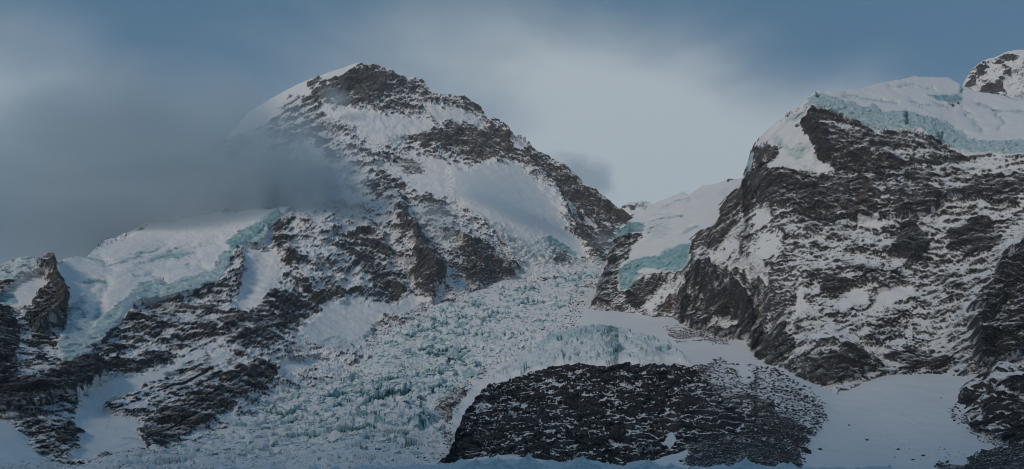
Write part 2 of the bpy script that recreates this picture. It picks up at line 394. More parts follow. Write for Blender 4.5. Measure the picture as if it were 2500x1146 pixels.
f(Z(2, (990, 550), (1100, 520), (1200, 490), (1290, 460), (1350, 470), (1430, 500), (1430, 720), (1350, 700), (1260, 660), (1150, 640), (1080, 600)), 6, 'peak/rock_band#c', snow=-.26, tint=.4)
f(Z(3, (0, 240), (80, 240), (150, 270), (240, 250), (300, 290), (330, 310), (380, 380), (400, 460), (330, 450), (250, 440), (150, 480), (60, 450), (0, 450)), 6, 'peak/rock_band#c', snow=-.26, tint=.6)
f(Z(2, (1130, 600), (1250, 590), (1340, 640), (1300, 680), (1180, 640)), 10, None, snow=.15)
f(Z(3, (60, 110), (120, 120), (170, 150), (240, 215), (320, 280), (345, 370), (400, 450), (480, 510), (560, 560), (620, 640), (650, 740), (700, 900), (790, 1000), (860, 1000), (900, 940), (900, 870), (940, 800), (1000, 770),
    (950, 715), (850, 660), (740, 585), (640, 510), (540, 460), (480, 430), (450, 400), (400, 370), (330, 300), (240, 200), (170, 130)), 4, 'peak/rock_band#d', snow=-.30, tint=.5)
f(Z(3, (830, 640), (900, 690), (950, 715), (1000, 770), (930, 790), (860, 740), (820, 690)), 5, None, .5, snow=-.6, tint=1)
f(Z(3, (330, 295), (380, 318), (430, 345), (440, 365), (390, 400), (350, 360)), 3, 'peak/snow_field#h', .4, snow=.6, rough=.2)
f(Z(3, (640, 660), (700, 730), (760, 830), (790, 880), (760, 870), (690, 780), (640, 700)), 4, None, .4, snow=.55, rough=.3)
f(Z(3, (720, 720), (790, 780), (810, 830), (780, 820), (720, 750)), 4, None, .4, snow=.5, rough=.3)
f(Z(3, (840, 800), (900, 770), (910, 800), (850, 830)), 4, None, .4, snow=.4)
# --- the broad snow field under the cloud, ending in blue seracs
f(Z(2, (860, 690), (960, 640), (1080, 620), (1150, 650), (1260, 670), (1430, 720), (1430, 900), (1300, 960), (1240, 920), (1140, 860), (1090, 890), (1060, 860), (1000, 780), (930, 740)), 8, 'peak/snow_field#d', snow=.55, rough=.22, flute=.4)
f(Z(3, (0, 470), (100, 490), (250, 450), (400, 480), (500, 560), (600, 650), (630, 720), (640, 830), (700, 900), (770, 990), (720, 1010), (600, 1010), (450, 1000), (340, 900), (260, 850), (150, 760), (60, 700), (0, 640)), 7, 'peak/snow_field#d', snow=.8, rough=.12, flute=.25, off=22)
f(Z(2, (970, 640), (1060, 655), (1115, 710), (1090, 745), (1030, 760), (960, 720), (900, 650)), 6, 'peak/rock_band#e', snow=-.2)
f(Z(2, (800, 780), (870, 740), (960, 780), (1040, 850), (1030, 920), (1000, 960), (950, 930), (870, 890), (820, 900)), 8, 'peak/rock_band#f', snow=-.12)
f(Z(2, (1090, 910), (1140, 870), (1230, 930), (1290, 985), (1200, 1000), (1130, 985)), 5, 'peak/rock_band#g', snow=-.3)
f(Z(3, (200, 800), (290, 800), (340, 860), (420, 890), (520, 880), (560, 870), (690, 960), (720, 1015), (560, 1010), (430, 1020), (330, 950), (280, 890)), 8, 'peak/ice_cliff#a', ice=.42, snow=.8, rough=.35)
f(Z(3, (510, 880), (560, 870), (640, 920), (700, 965), (690, 990), (620, 950), (540, 915)), 4, None, .5, ice=.8)
f(Z(3, (540, 918), (620, 955), (700, 1030), (640, 1028), (560, 992)), 4, 'peak/rock_band#h', .6, snow=-.25, rough=.8)
f(Z(3, (450, 1010), (600, 1030), (780, 1000), (860, 1010), (800, 1070), (500, 1100), (330, 1110), (380, 1060)), 8, None, snow=.6, rough=.4, ice=.25)
# --- lower face: ribs, gullies and dark buttresses
f(Z(11, (1090, 400), (1180, 440), (1230, 520), (1300, 600), (1380, 700), (1420, 800), (1390, 880), (1300, 1030), (1230, 1000), (1190, 880), (1150, 780), (1190, 700), (1150, 560), (1110, 500)), 5, 'peak/rock_buttress#a', snow=-.30, off=25, rough=1.2)
f(Z(11, (1030, 290), (1110, 340), (1160, 430), (1090, 560), (1050, 520)), 4, None, .6, snow=-.3)
f(Z(6, (1100, 0), (1170, -30), (1240, 20), (1350, 110), (1365, 150), (1250, 200), (1195, 215), (1130, 180), (1120, 100)), 5, 'peak/rock_buttress#b', snow=-.26, off=18, rough=1.2)
f(Z(6, (1040, -20), (1100, 0), (1120, 60), (1140, 160), (1060, 150), (1020, 60)), 5, None, snow=-.15)
f(Z(11, (700, 480), (830, 450), (880, 520), (960, 640), (940, 760), (820, 780), (720, 740), (640, 640), (560, 560), (580, 490)), 10, 'peak/rock_band#i', snow=-.20)
f(Z(11, (560, 500), (700, 470), (830, 450), (870, 500), (760, 500), (640, 540)), 5, None, .6, snow=-.5)
f(Z(11, (830, 760), (960, 760), (1040, 760), (1180, 900), (1100, 960), (1000, 1040), (900, 1040), (790, 1000), (850, 900)), 8, None, snow=-.22)
f(Z(11, (560, 960), (700, 900), (850, 880), (760, 960), (660, 980), (540, 1030)), 4, None, .5, snow=-.4, tint=.5)
f(Z(11, (500, 520), (640, 440), (740, 350), (790, 380), (850, 440), (700, 470), (560, 500), (500, 560)), 4, 'peak/snow_field#g', .5, snow=.6, rough=.2)
f(Z(11, (860, 380), (960, 350), (1000, 400), (900, 420)), 4, None, .5, snow=.5)
f(Z(11, (580, 880), (700, 840), (780, 860), (700, 900), (600, 940)), 5, None, .5, snow=.6, rough=.3)
f(Z(11, (960, 230), (1030, 270), (1060, 320), (1000, 300)), 5, None, .5, snow=.5)
f(Z(11, (1320, 380), (1420, 440), (1400, 520), (1460, 600), (1560, 720), (1500, 640), (1400, 560), (1330, 440)), 4, None, .5, snow=.45)
f(Z(11, (0, 460), (70, 440), (100, 560), (160, 640), (140, 720), (170, 760), (110, 840), (60, 900), (0, 960)), 5, 'left/snow_couloir#a', .5, snow=.85, rough=.06, flute=.6)
f(Z(5, (1330, 0), (1400, 0), (1440, 60), (1420, 200), (1300, 330), (1200, 330), (1230, 200), (1290, 60)), 5, 'left/snow_couloir#a', .6, snow=.85, rough=.06, flute=.6)
f(Z(6, (-20, 0), (90, 0), (150, 90), (170, 200), (110, 260), (0, 335), (-40, 330)), 5, 'left/snow_couloir#a', .6, snow=.85, rough=.06, flute=.6)
f(Z(11, (100, 440), (230, 380), (200, 420), (140, 480), (180, 580), (250, 700), (350, 900), (350, 950), (270, 760), (170, 680), (100, 540)), 4, 'left/rock_rib#a', .6, snow=-.45)
f(Z(11, (290, 760), (330, 740), (360, 900), (330, 860)), 3, None, .4, snow=.6)
# --- glacier shelf on the left wall
f(Z(5, (280, 140), (330, 82), (450, 60), (480, 30), (600, 0), (780, -100), (1500, -200), (1380, -80), (1250, -30), (1190, 10), (1180, 60), (1150, 130), (1130, 190), (1000, 240), (850, 270), (720, 285), (640, 380), (520, 500), (470, 525), (440, 590), (380, 625), (310, 620), (300, 520), (360, 350), (330, 250)),
  3, 'shelf/snow_cover', .6, snow=.8, rough=.13, off=26, ice=.12)
f(Z(13, (-40, 690), (80, 670), (140, 580), (300, 460), (360, 390), (440, 310), (580, 290), (660, 310), (850, 260), (940, 210), (1000, 230), (1040, 100), (1100, 60), (1180, 0), (1220, -40), (1400, -90), (1480, -200), (1420, -30), (1190, 20), (1140, 130), (1080, 270), (940, 350), (780, 410), (470, 440), (340, 530), (250, 650), (80, 790), (-40, 800)),
  4, 'shelf/ice_cliff', .6, ice=.62, snow=.8, rough=.25, off=30)
f(Z(13, (1090, 10), (1180, -60), (1400, -190), (1500, -260), (1560, -220), (1420, -110), (1250, 0), (1160, 60)), 4, 'shelf/ice_cliff', .6, ice=.8, rough=.35, off=30)
f(Z(5, (300, 520), (370, 330), (430, 260), (460, 440), (500, 470), (440, 590), (380, 630), (310, 620)), 7, 'shelf/ice_tongue', ice=.55, rough=.45, off=26)
f(Z(13, (0, 290), (170, 280), (180, 310), (0, 320)), 5, None, ice=.6)
f(Z(13, (440, 150), (700, 60), (880, 60), (720, 130), (470, 185)), 7, None, ice=.4, rough=.3)
f(Z(13, (200, 170), (500, 60), (600, 30), (500, 90), (240, 190)), 4, None, ice=.35, rough=.3)
f(Z(13, (-30, 90), (120, 110), (190, 170), (60, 150)), 4, None, ice=.35, rough=.3)
# small glacier at the left edge with its basin
f(Z(5, (-400, 130), (0, 98), (150, 70), (240, 78), (180, 150), (80, 205), (0, 195), (-400, 200)), 5, 'side/ice_cliff', ice=.5, snow=.7, rough=.5, off=16)
f(Z(5, (-300, 330), (0, 265), (100, 180), (200, 140), (265, 180), (240, 230), (150, 310), (100, 350), (0, 310), (-300, 360)), 5, 'side/snow_basin', .6, snow=.8, rough=.1, flute=.4)
f(Z(5, (0, 260), (60, 245), (95, 290), (40, 305), (-30, 290)), 4, None, ice=.8)
f(Z(5, (-200, 240), (0, 200), (60, 180), (40, 230), (0, 260), (-200, 300)), 5, 'left/rock_rib#b', snow=-.2)
f(Z(5, (185, 130), (262, 72), (282, 140), (330, 250), (352, 350), (330, 400), (240, 400), (180, 455), (150, 400), (190, 310), (250, 220), (267, 180), (240, 130)), 3, 'left/rock_spire', .5, snow=-.40, off=40, rough=.8, tint=.45)
f(Z(5, (200, 125), (262, 78), (270, 120), (255, 130)), 3, None, .5, snow=-.05)
f(Z(5, (-300, 330), (0, 330), (45, 360), (92, 430), (102, 560), (60, 650), (-300, 700)), 4, 'left/rock_buttress#a', .6, snow=-.5, off=20)
f(Z(5, (110, 520), (180, 440), (290, 450), (300, 520), (200, 560)), 6, None, snow=-.35)
f(Z(5, (90, 570), (150, 590), (120, 640), (90, 610)), 4, None, .5, snow=.5)
f(Z(5, (-300, 700), (0, 680), (110, 640), (200, 600), (310, 630), (380, 632), (460, 585), (520, 590), (552, 660), (430, 740), (300, 800), (200, 845), (0, 855), (-300, 800)), 4, 'left/dark_cliff', .6, snow=-.6, off=42)
f(Z(5, (60, 650), (200, 610), (300, 640), (330, 700), (200, 740), (60, 740)), 12, None, snow=-.18)
f(Z(5, (480, 520), (600, 430), (700, 440), (760, 470), (700, 520), (560, 560), (520, 580)), 7, None, snow=-.18)
f(Z(5, (520, 590), (640, 580), (820, 540), (900, 560), (800, 600), (650, 650), (560, 648)), 4, 'left/rock_band#a', .6, snow=-.48, off=14, tint=.4)
f(Z(5, (640, 380), (720, 290), (840, 280), (1000, 250), (1190, 190), (1200, 260), (1150, 290), (1090, 380), (1090, 480), (950, 500), (820, 480), (720, 440), (650, 430)), 6, 'left/rock_band#b', snow=-.16)
f(Z(13, (1020, 590), (1150, 530), (1280, 510), (1300, 560), (1180, 620), (1080, 650)), 4, None, .6, snow=-.55, tint=.5, off=12)
f(Z(13, (1280, 510), (1400, 420), (1592, 340), (1592, 560), (1440, 600), (1300, 640), (1100, 740), (1080, 690), (1200, 630)), 8, 'left/rock_band#c', snow=-.36)
f(Z(13, (1180, 700), (1592, 620), (1592, 760), (1400, 830), (1250, 810), (1150, 760)), 8, None, snow=-.26)
f(Z(6, (0, 400), (100, 280), (200, 220), (320, 250), (430, 250), (500, 270), (430, 310), (310, 380), (250, 420), (150, 430), (0, 500)), 7, 'left/rock_band#d', snow=-.36)
f(Z(5, (560, 670), (700, 650), (850, 610), (1000, 540), (1080, 520), (1050, 580), (930, 620), (800, 690), (720, 740), (560, 830), (440, 890), (360, 900), (400, 800), (450, 740)), 4, 'left/snow_ramp#a', .6, snow=.85, rough=.07, flute=.4)
f(Z(5, (1100, 540), (1200, 510), (1230, 560), (1170, 600), (1120, 640), (1090, 580)), 5, None, snow=.5, rough=.3)
f(Z(5, (370, 900), (450, 890), (560, 840), (700, 900), (740, 950), (745, 1045), (560, 1090), (340, 1115), (400, 1000)), 5, 'left/snow_ramp#a', .7, snow=.7, rough=.16)
f(Z(5, (540, 840), (600, 810), (720, 780), (800, 710), (760, 790), (680, 850), (570, 850)), 5, None, .6, snow=-.05, rough=.8)
f(Z(5, (720, 740), (900, 650), (1030, 600), (1100, 640), (1120, 690), (1060, 740), (900, 800), (760, 890), (700, 890), (760, 800)), 7, 'left/rock_band#e', snow=-.14)
f(Z(5, (760, 890), (900, 820), (1070, 740), (1150, 680), (1230, 640), (1300, 590), (1400, 620), (1412, 665), (1350, 745), (1200, 800), (1150, 860), (1000, 950), (900, 1010), (760, 1045), (740, 950)), 5, 'left/rock_buttress#b', snow=-.45, off=16, tint=.35)
f(Z(13, (880, 950), (990, 830), (1060, 960), (1000, 980)), 5, None, snow=-.35, rough=.3)
f(Z(13, (1120, 900), (1180, 830), (1250, 860), (1230, 940), (1140, 960)), 5, None, snow=-.3, rough=.4)
f(Z(5, (100, 870), (250, 830), (400, 800), (380, 900), (400, 1000), (330, 1110), (230, 1080), (160, 1000)), 8, None, snow=-.22, rough=.9)
f(Z(5, (310, 950), (360, 925), (410, 960), (400, 1000), (330, 1020), (300, 990)), 4, 'left/rock_knob', .6, snow=-.6, off=14)
f(Z(5, (500, 960), (560, 900), (560, 960), (520, 1005)), 4, None, .6, snow=-.1)
f(Z(5, (600, 975), (660, 968), (760, 1000), (780, 1030), (700, 1000)), 3, None, .4, snow=-.2)
# snow cones at the foot of the wall
f(Z(6, (430, 300), (540, 280), (640, 300), (720, 310), (850, 250), (930, 300), (850, 350), (700, 380), (640, 440), (580, 510), (500, 560), (400, 520), (330, 510), (270, 450), (310, 390)), 5, 'cone/snow_cone#a', .7, snow=.85, rough=.07, flute=.5, off=14)
f(Z(6, (370, 510), (440, 460), (580, 500), (560, 530), (500, 570), (390, 530)), 8, None, ice=.45)
f(Z(6, (150, 650), (220, 550), (300, 600), (350, 570), (430, 590), (300, 645), (160, 692)), 5, 'cone/snow_cone#b', .6, snow=.75, rough=.15)
f(Z(6, (280, 470), (330, 500), (390, 525), (360, 530), (300, 510)), 3, None, .5, snow=-.3)
for pts, w in [(Z(13, (20, 110), (130, 125), (190, 170)), 6), (Z(13, (230, 175), (400, 120), (560, 50), (640, 20)), 6), (Z(13, (420, 260), (540, 240), (620, 290)), 4), (Z(13, (0, 300), (170, 295)), 6), (Z(13, (60, 330), (110, 470), (100, 600)), 8), (Z(13, (200, 300), (150, 430), (110, 560)), 7), (Z(13, (440, 170), (620, 110), (860, 70)), 6),
               (Z(13, (820, 190), (940, 190)), 4), (Z(13, (700, 60), (900, 20), (1050, -20)), 6)]:
    A.line(pts, w, .32, 'ice', 'g'); A.line(pts, w * 1.8, -10, 'off', 'g')
# ribs and gullies
for pts, w, a in [(Z(11, (1000, 260), (1090, 420), (1200, 560), (1340, 760), (1300, 1000)), 34, 45), (Z(11, (820, 440), (940, 620), (960, 760), (1100, 900)), 26, 22),
                  (Z(6, (1100, -60), (1200, 60), (1190, 200)), 26, 30), (Z(2, (800, 780), (900, 850), (960, 950)), 30, 25), (Z(3, (330, 300), (480, 500), (640, 720), (800, 980)), 20, 30),
                  (Z(2, (740, 150), (640, 260), (520, 340), (330, 430)), 22, 30), (Z(5, (262, 80), (280, 200), (330, 330), (220, 430)), 16, 40), (Z(11, (140, 440), (180, 620), (330, 860)), 20, 18)]:
    A.line(pts, w, a)
for pts, w, a in [(Z(11, (1180, 300), (1290, 520), (1430, 760)), 16, -18), (Z(11, (850, 340), (970, 560), (1050, 800)), 14, -14), (Z(5, (1370, 0), (1330, 150), (1240, 320)), 26, -16)]:
    A.line(pts, w, a, 'off', 'g')

def face_relief(s, d, sn, k, o=0, big=1.0):
    """rock relief pushed out of a wall: buttresses, strata steps, angular facets"""
    B = s.B; r = s.f['rough']
    an = (1, 1, 2.2)
    wv = 34 * k * fbm(B, 240 * k, 2, .5, o + 1) + 13 * k * fbm(B, 60 * k, 3, .55, o + 2)
    st = B[..., 0] * sn[0] + B[..., 1] * sn[1] + B[..., 2] * sn[2] + wv
    u = B[..., 0] + .35 * B[..., 1] + wv; v = st
    m1 = sst(-.25, .35, fbm(B, 160 * k, 2, .5, o + 5)); m2 = sst(-.25, .3, fbm(B, 90 * k, 2, .5, o + 6))
    h = big * 34 * k * (ridged(B, 380 * k, 3, .5, o + 3, an) - .6) + 15 * k * (ridged(B, 120 * k, 3, .55, o + 4, (1, 1, 1.7)) - .6)
    st2 = st + 5 * k * fbm(B, 26 * k, 2, .5, o + 13)
    h = h + 5 * k * terr(st, 74 * k) * sst(.35, .9, m1) + 2.4 * k * terr(st2 * 1.03 + 11, 24 * k) * sst(.3, 1, m2) + 1.3 * k * terr(st2 * .97 + 5, 9.5 * k) * m1 + .7 * k * terr(st2, 5 * k) * m2
    h = h + 7 * k * (ridged(B, 64 * k, 2, .5, o + 14, (1, 1, 4.5)) - .5) + 5 * k * (ridged(B, 44 * k, 3, .55, o + 15, (1, 1, 1.1)) - .6)
    h = h + 6 * k * facet(u, v * 1.2, 46 * k, o + 1) + 3.4 * k * facet(u + .5 * v, v * 1.2 - .3 * u, 19 * k, o + 2) + 2.2 * k * facet(u - .4 * v, v * 1.3 + .3 * u, 8 * k, o + 3) + 2.8 * k * fbm(B, 11 * k, 3, .7, o + 7)
    fl = fbm(B, 10, 3, .6, o + 8, (1, 1, 9)) * 3.0 + fbm(B, 34, 2, .5, o + 12, (1, 1, 6)) * 7.0
    sm = 3.0 * fbm(B, 60, 3, .5, o + 9)
    h = h * r + fl * s.f['flute'] + sm * (1 - r)
    if s.back: h[:s.back] *= np.linspace(.0, 1, s.back)[:, None]
    s.h = h
    t = h + s.f['off']
    s.P = B + t[..., None] * np.stack([np.zeros(t.shape, f32) + q for q in d], -1).astype(f32)
    return st
def snow_from_shape(s, k=1.0, ref=.60, conc=.03):
    n = s.normals(); nz = np.abs(n[..., 2])
    hp = s.h - blur(s.h, 5)
    s.nz = nz
    s.f['snow'] = (s.f['snow'] + k * (nz - ref) - conc * np.clip(hp, -9, 9) + .18 * fbm(s.B, 55, 3, .6, 40)).astype(f32)
_sx = -.30 - .42 * sst(-100, -700, A.B[..., 0])
_dx = .06 + .42 * sst(0, -800, A.B[..., 0])      # the left wall looks across the valley
face_relief(A, (_dx, -.92, .14), (_sx, .1, .9), 1.0)
icy = np.clip(A.f['ice'] * 2, 0, 1)
A.P[..., 1] -= icy * (7 * facet(A.B[..., 0], A.B[..., 2] * 1.3, 22, 4) + 3 * facet(A.B[..., 0], A.B[..., 2] * 1.3, 9, 5))
snow_from_shape(A)
print('A relief', time.time() - T0)
peak = empty('mountain', (0, 3900, 1500), 'snow-streaked rocky peak in the middle, grey cloud hiding its left ridge', 'mountain')
left = empty('rock_wall', (-600, 1700, 200), 'snow-dusted dark rock wall below the glacier shelf on the left', 'cliff')
shelf = empty('hanging_glacier', (-800, 2100, 400), 'broad snowy glacier shelf with a blue ice edge below the cloud bank', 'glacier')
side = empty('hanging_glacier', (-1150, 1950, 350), 'small blue glacier and snow basin behind the dark rock spire at left edge', 'glacier')
cone = empty('snow_cone', (-250, 2000, 250), 'pale avalanche snow cones at the foot of the wall beside the icefall', 'snow cone')
def roots_of(s, table, default):
    out = {'': default}
    for k in s.regs[1:]:
        own, part = k.split('/'); out[k] = (table[own][0], part.split('#')[0], not part.startswith('rock'), table[own][1])
    return out
split(A, roots_of(A, {'peak': (peak, M_PEAK), 'left': (left, M_LEFT), 'shelf': (shelf, M_LEFT), 'side': (side, M_LEFT), 'cone': (cone, M_LEFT)}, (peak, 'rock_face', False, M_PEAK)), M_LEFT)
print('A done', time.time() - T0)

# ================================================================== B: the massif on the right
topB = [(1436, 756), (1448, 742), (1458, 718), (1468, 690), (1477, 660), (1487, 630), (1496, 600), (1504, 582), (1516, 568), (1534, 548), (1541, 534)] + Z(12, (470, 280), (560, 240), (640, 190), (720, 160), (860, 100), (900, 130), (1010, 60), (1150, 40), (1220, 10), (1320, 0)) + \
    Z(4, (245, 560), (262, 522), (280, 482), (330, 430), (380, 380), (430, 335), (490, 300), (540, 260), (570, 245), (600, 255), (640, 245), (680, 250), (780, 235), (870, 210), (980, 190), (1010, 180), (1090, 185), (1180, 185), (1220, 210), (1300, 250), (1528, 280)) + [(2760, 260)]
botB = [(x, y + 40) for x, y, _ in BC] + [(1440, 760)]
ctB = BC + [(1541, 534, 2850), (1500, 590, 2680), (1480, 655, 2530), (1600, 495, 2880), (1710, 462, 2780), (1800, 435, 2560), (1838, 375, 2350), (1950, 255, 2300), (2000, 228, 2300), (2100, 222, 2420), (2250, 197, 2750), (2350, 212, 2850), (2500, 250, 2750), (2760, 260, 2500),
            (1980, 282, 2130), (2100, 305, 2080), (2250, 325, 2050), (2320, 380, 1970), (2500, 390, 1880), (2760, 400, 1750), (1850, 450, 2060), (2000, 430, 1940), (2200, 450, 1830), (2400, 450, 1770), (1800, 560, 1950), (2000, 540, 1790), (2200, 560, 1690), (2400, 560, 1600),
            (1950, 700, 1600), (2150, 700, 1510), (2350, 700, 1430), (2480, 650, 1400), (1700, 650, 2050), (1620, 640, 2260), (1560, 640, 2400), (1650, 560, 2480), (2000, 850, 1410), (2200, 850, 1380), (1800, 760, 1830), (2450, 850, 1240), (2760, 600, 1420), (1530, 700, 2330), (1600, 710, 2200)]
B = Sheet(1436, 2760, 2.1, topB, botB, 345, ctB, back=12, bd=(.25, .8, -.6), c=60)
B.ragged = 11; B.field(snow=.10, rough=1.0, ice=0, tint=.08, off=0, flute=0)
f = B.feat
# ice cap and its cliff
f(Z(4, (470, 320), (560, 240), (680, 235), (870, 200), (1010, 165), (1200, 170), (1300, 230), (1560, 260), (2100, 250), (2100, 520), (1528, 545), (1400, 552), (1300, 546), (1230, 530), (1150, 500), (1110, 462), (1050, 430), (960, 430), (850, 440), (780, 420), (770, 390), (680, 362), (600, 345), (530, 338)),
  3, 'cap/snow_cover', .6, snow=.85, rough=.14, off=20, ice=.06)
f(Z(4, (560, 250), (590, 262), (680, 290), (750, 310), (770, 330), (830, 320), (880, 348), (980, 340), (1060, 362), (1120, 382), (1200, 432), (1300, 490), (1400, 490), (1528, 470), (2100, 440), (2100, 530), (1528, 547), (1400, 552), (1300, 546), (1230, 530), (1150, 500), (1110, 462), (1050, 430), (960, 430), (850, 440), (780, 420), (770, 390), (680, 362), (600, 345), (530, 338), (500, 320)),
  3, 'cap/ice_cliff', .7, ice=.60, snow=.8, rough=.28, off=24)
f(Z(4, (1070, 270), (1160, 265), (1240, 265), (1240, 300), (1180, 305), (1120, 290)), 4, None, .7, ice=.8, rough=.4)
f(Z(4, (1230, 220), (1248, 225), (1240, 260), (1230, 255)), 2, None, .3, ice=1.0, off=8)
f(Z(4, (1180, 308), (1220, 310), (1205, 322)), 2, None, .3, snow=-.5, tint=1)
for q in [Z(4, (975, 340), (992, 335), (992, 412), (980, 415)), Z(4, (1120, 440), (1155, 450), (1150, 490), (1130, 470)), Z(4, (560, 255), (580, 255), (575, 280), (562, 272))]:
    f(q, 2, None, .3, ice=1.1, off=2)
# ice on the steep left shoulder
f(Z(4, (262, 520), (285, 480), (380, 380), (480, 310), (530, 340), (500, 400), (540, 440), (560, 560), (630, 600), (655, 632), (540, 635), (400, 615), (330, 600), (380, 545), (390, 500), (320, 480)), 4, 'shoulder/snow_cover', .7, snow=.75, rough=.2, flute=.9, off=10)
f(Z(4, (340, 460), (390, 450), (430, 500), (500, 480), (540, 460), (540, 530), (470, 560), (420, 540), (370, 500)), 8, 'shoulder/ice_cliff', ice=.5, rough=.35)
f(Z(4, (400, 370), (480, 330), (520, 345), (480, 390), (430, 400)), 5, None, ice=.5, rough=.4)
f(Z(4, (465, 400), (510, 360), (590, 338), (700, 370), (775, 400), (850, 450), (1000, 430), (1110, 465), (1235, 535), (1255, 572), (1100, 580), (1000, 592), (900, 612), (760, 632), (640, 602), (570, 562), (548, 480), (500, 410)), 4, 'right/rock_band#a', snow=-.26, tint=.25)
f(Z(4, (560, 390), (700, 380), (760, 440), (700, 500), (620, 520)), 16, None, snow=-.08)
f(Z(4, (780, 520), (960, 505), (1150, 520), (1240, 560), (1000, 575), (830, 560)), 12, None, snow=.06)
f(Z(4, (500, 365), (590, 340), (590, 380), (620, 480), (640, 580), (570, 560), (545, 470)), 8, None, snow=-.55)
f(Z(4, (640, 600), (800, 560), (1000, 545), (1190, 560), (1240, 575), (1000, 592), (900, 612), (760, 632)), 6, None, .7, snow=-.5)
f(Z(4, (272, 505), (390, 518), (350, 580), (300, 592), (265, 560)), 5, None, snow=-.35, tint=.5)
f(Z(4, (245, 560), (262, 522), (272, 540), (235, 650), (190, 690), (215, 640)), 3, 'tongue/ice_cliff#b', .4, ice=.75, snow=.8, rough=.4)
f(Z(4, (1260, 578), (1400, 560), (1528, 555), (2000, 560), (2000, 650), (1528, 645), (1400, 640), (1300, 622)), 8, None, snow=.18)
f(Z(4, (420, 620), (640, 628), (760, 640), (860, 640), (980, 605), (1100, 585), (1250, 580), (1100, 600), (960, 632), (850, 655), (700, 648), (500, 640)), 3, 'right/snow_ledge#a', .5, snow=.6, rough=.3)
f(Z(4, (235, 640), (320, 600), (450, 622), (600, 640), (760, 642), (900, 622), (1050, 600), (1200, 600), (1300, 640), (1528, 650), (2100, 650), (2100, 800), (1528, 790), (1450, 780), (1330, 750), (1200, 740), (1050, 830), (900, 840), (800, 832), (700, 840), (600, 880), (450, 790), (380, 780), (300, 770), (240, 720), (150, 785), (140, 735), (200, 700)),
  5, 'right/rock_band#b', snow=-.34, off=22, tint=.2)
f(Z(4, (900, 640), (1050, 620), (1200, 620), (1300, 650), (1200, 720), (1050, 740), (960, 720)), 14, None, snow=-.12)
f(Z(4, (650, 680), (760, 660), (860, 680), (850, 780), (760, 830), (690, 835), (560, 760)), 12, None, snow=-.3)
f(Z(4, (790, 690), (830, 680), (800, 740), (760, 800), (725, 840), (705, 835), (745, 760)), 4, None, .6, snow=-.6, tint=1.3)
f(Z(4, (830, 690), (930, 680), (960, 760), (920, 830), (850, 800)), 10, None, snow=-.05)
f(Z(4, (760, 840), (830, 832), (900, 845), (860, 880), (770, 875)), 4, None, .5, snow=.6, rough=.3)
# broken snowy slope below
f(Z(4, (90, 900), (240, 790), (420, 800), (600, 880), (900, 870), (950, 950), (900, 1100), (600, 1146), (100, 1146)), 16, None, snow=.10, off=-4)
f(Z(8, (-100, -40), (600, -60), (820, 0), (1200, 160), (1280, 240), (1180, 350), (900, 420), (600, 400), (300, 380), (100, 250), (0, 100)), 16, None, snow=.08)
for q, v in [(Z(4, (265, 800), (330, 775), (335, 860), (280, 855)), .6), (Z(4, (290, 985), (340, 905), (395, 915), (395, 950), (330, 985)), .65), (Z(4, (60, 1020), (140, 925), (215, 940), (180, 1000), (80, 1045)), .65),
             (Z(12, (1340, 600), (1500, 420), (1592, 400), (1592, 560), (1480, 620), (1500, 720), (1380, 720), (1200, 680), (1060, 660)), .42), (Z(8, (0, 60), (60, 40), (140, 90), (150, 200), (60, 160)), .4), (Z(8, (700, 230), (900, 215), (900, 270), (700, 320)), .5),
             (Z(8, (600, 230), (720, 210), (640, 300), (520, 370), (520, 300)), .4), (Z(8, (300, 230), (340, 220), (345, 380), (310, 360)), .4), (Z(8, (0, 400), (90, 440), (40, 470)), .5), (Z(8, (640, 515), (700, 540), (670, 560)), .4),
             (Z(4, (1500, 760), (1600, 760), (1600, 800), (1490, 790)), .5)]:
    f(q, 7, 'right/snow_patch#%d' % int(q[0][0] + q[0][1]), .8, snow=v, rough=.3)
for q, v in [(Z(4, (900, 880), (1000, 860), (1090, 930), (1090, 1060), (980, 1020), (930, 960)), -.45), (Z(4, (1170, 890), (1330, 850), (1450, 920), (1410, 975), (1260, 1025), (1180, 985)), -.5), (Z(8, (430, 180), (500, 150), (605, 190), (520, 255), (440, 240)), -.5),
             (Z(8, (620, 140), (700, 100), (820, 140), (900, 180), (760, 200), (650, 205)), -.2), (Z(8, (900, 130), (1050, 60), (1100, 140), (950, 180)), -.2), (Z(4, (470, 810), (600, 800), (660, 850), (560, 890), (480, 860)), -.35), (Z(8, (480, 350), (600, 330), (540, 390), (430, 380)), -.28),
             (Z(8, (640, 420), (760, 380), (870, 390), (860, 470), (720, 500)), -.2), (Z(8, (830, -60), (900, -80), (930, 40), (880, 80), (830, 20)), -.55), (Z(8, (1040, 120), (1140, 110), (1130, 230), (1060, 250)), -.15)]:
    f(q, 9, None, snow=v, off=10)
f(Z(8, (2000, 0), (1469, 60), (1350, 130), (1300, 230), (1240, 290), (1180, 350), (1260, 380), (1180, 440), (1180, 560), (1240, 650), (1350, 610), (1469, 530), (2000, 520)), 7, 'right/rock_buttress#b', snow=-.34, off=35, rough=1.3)
f(Z(8, (90, 480), (220, 430), (290, 500), (220, 595), (150, 608), (90, 560)), 5, 'right/rock_band#c', snow=-.42, off=16)
f(Z(8, (230, 620), (330, 570), (430, 560), (550, 520), (660, 560), (725, 620), (660, 660), (540, 692), (430, 722), (350, 692)), 5, 'right/rock_band#d', snow=-.30, off=20)
f(Z(8, (360, 600), (480, 570), (560, 560), (650, 600), (540, 690), (430, 715)), 7, None, snow=-.5)
f(Z(8, (780, 570), (900, 520), (1000, 560), (1090, 620), (1060, 672), (960, 622), (880, 642)), 6, None, snow=-.34, off=10)
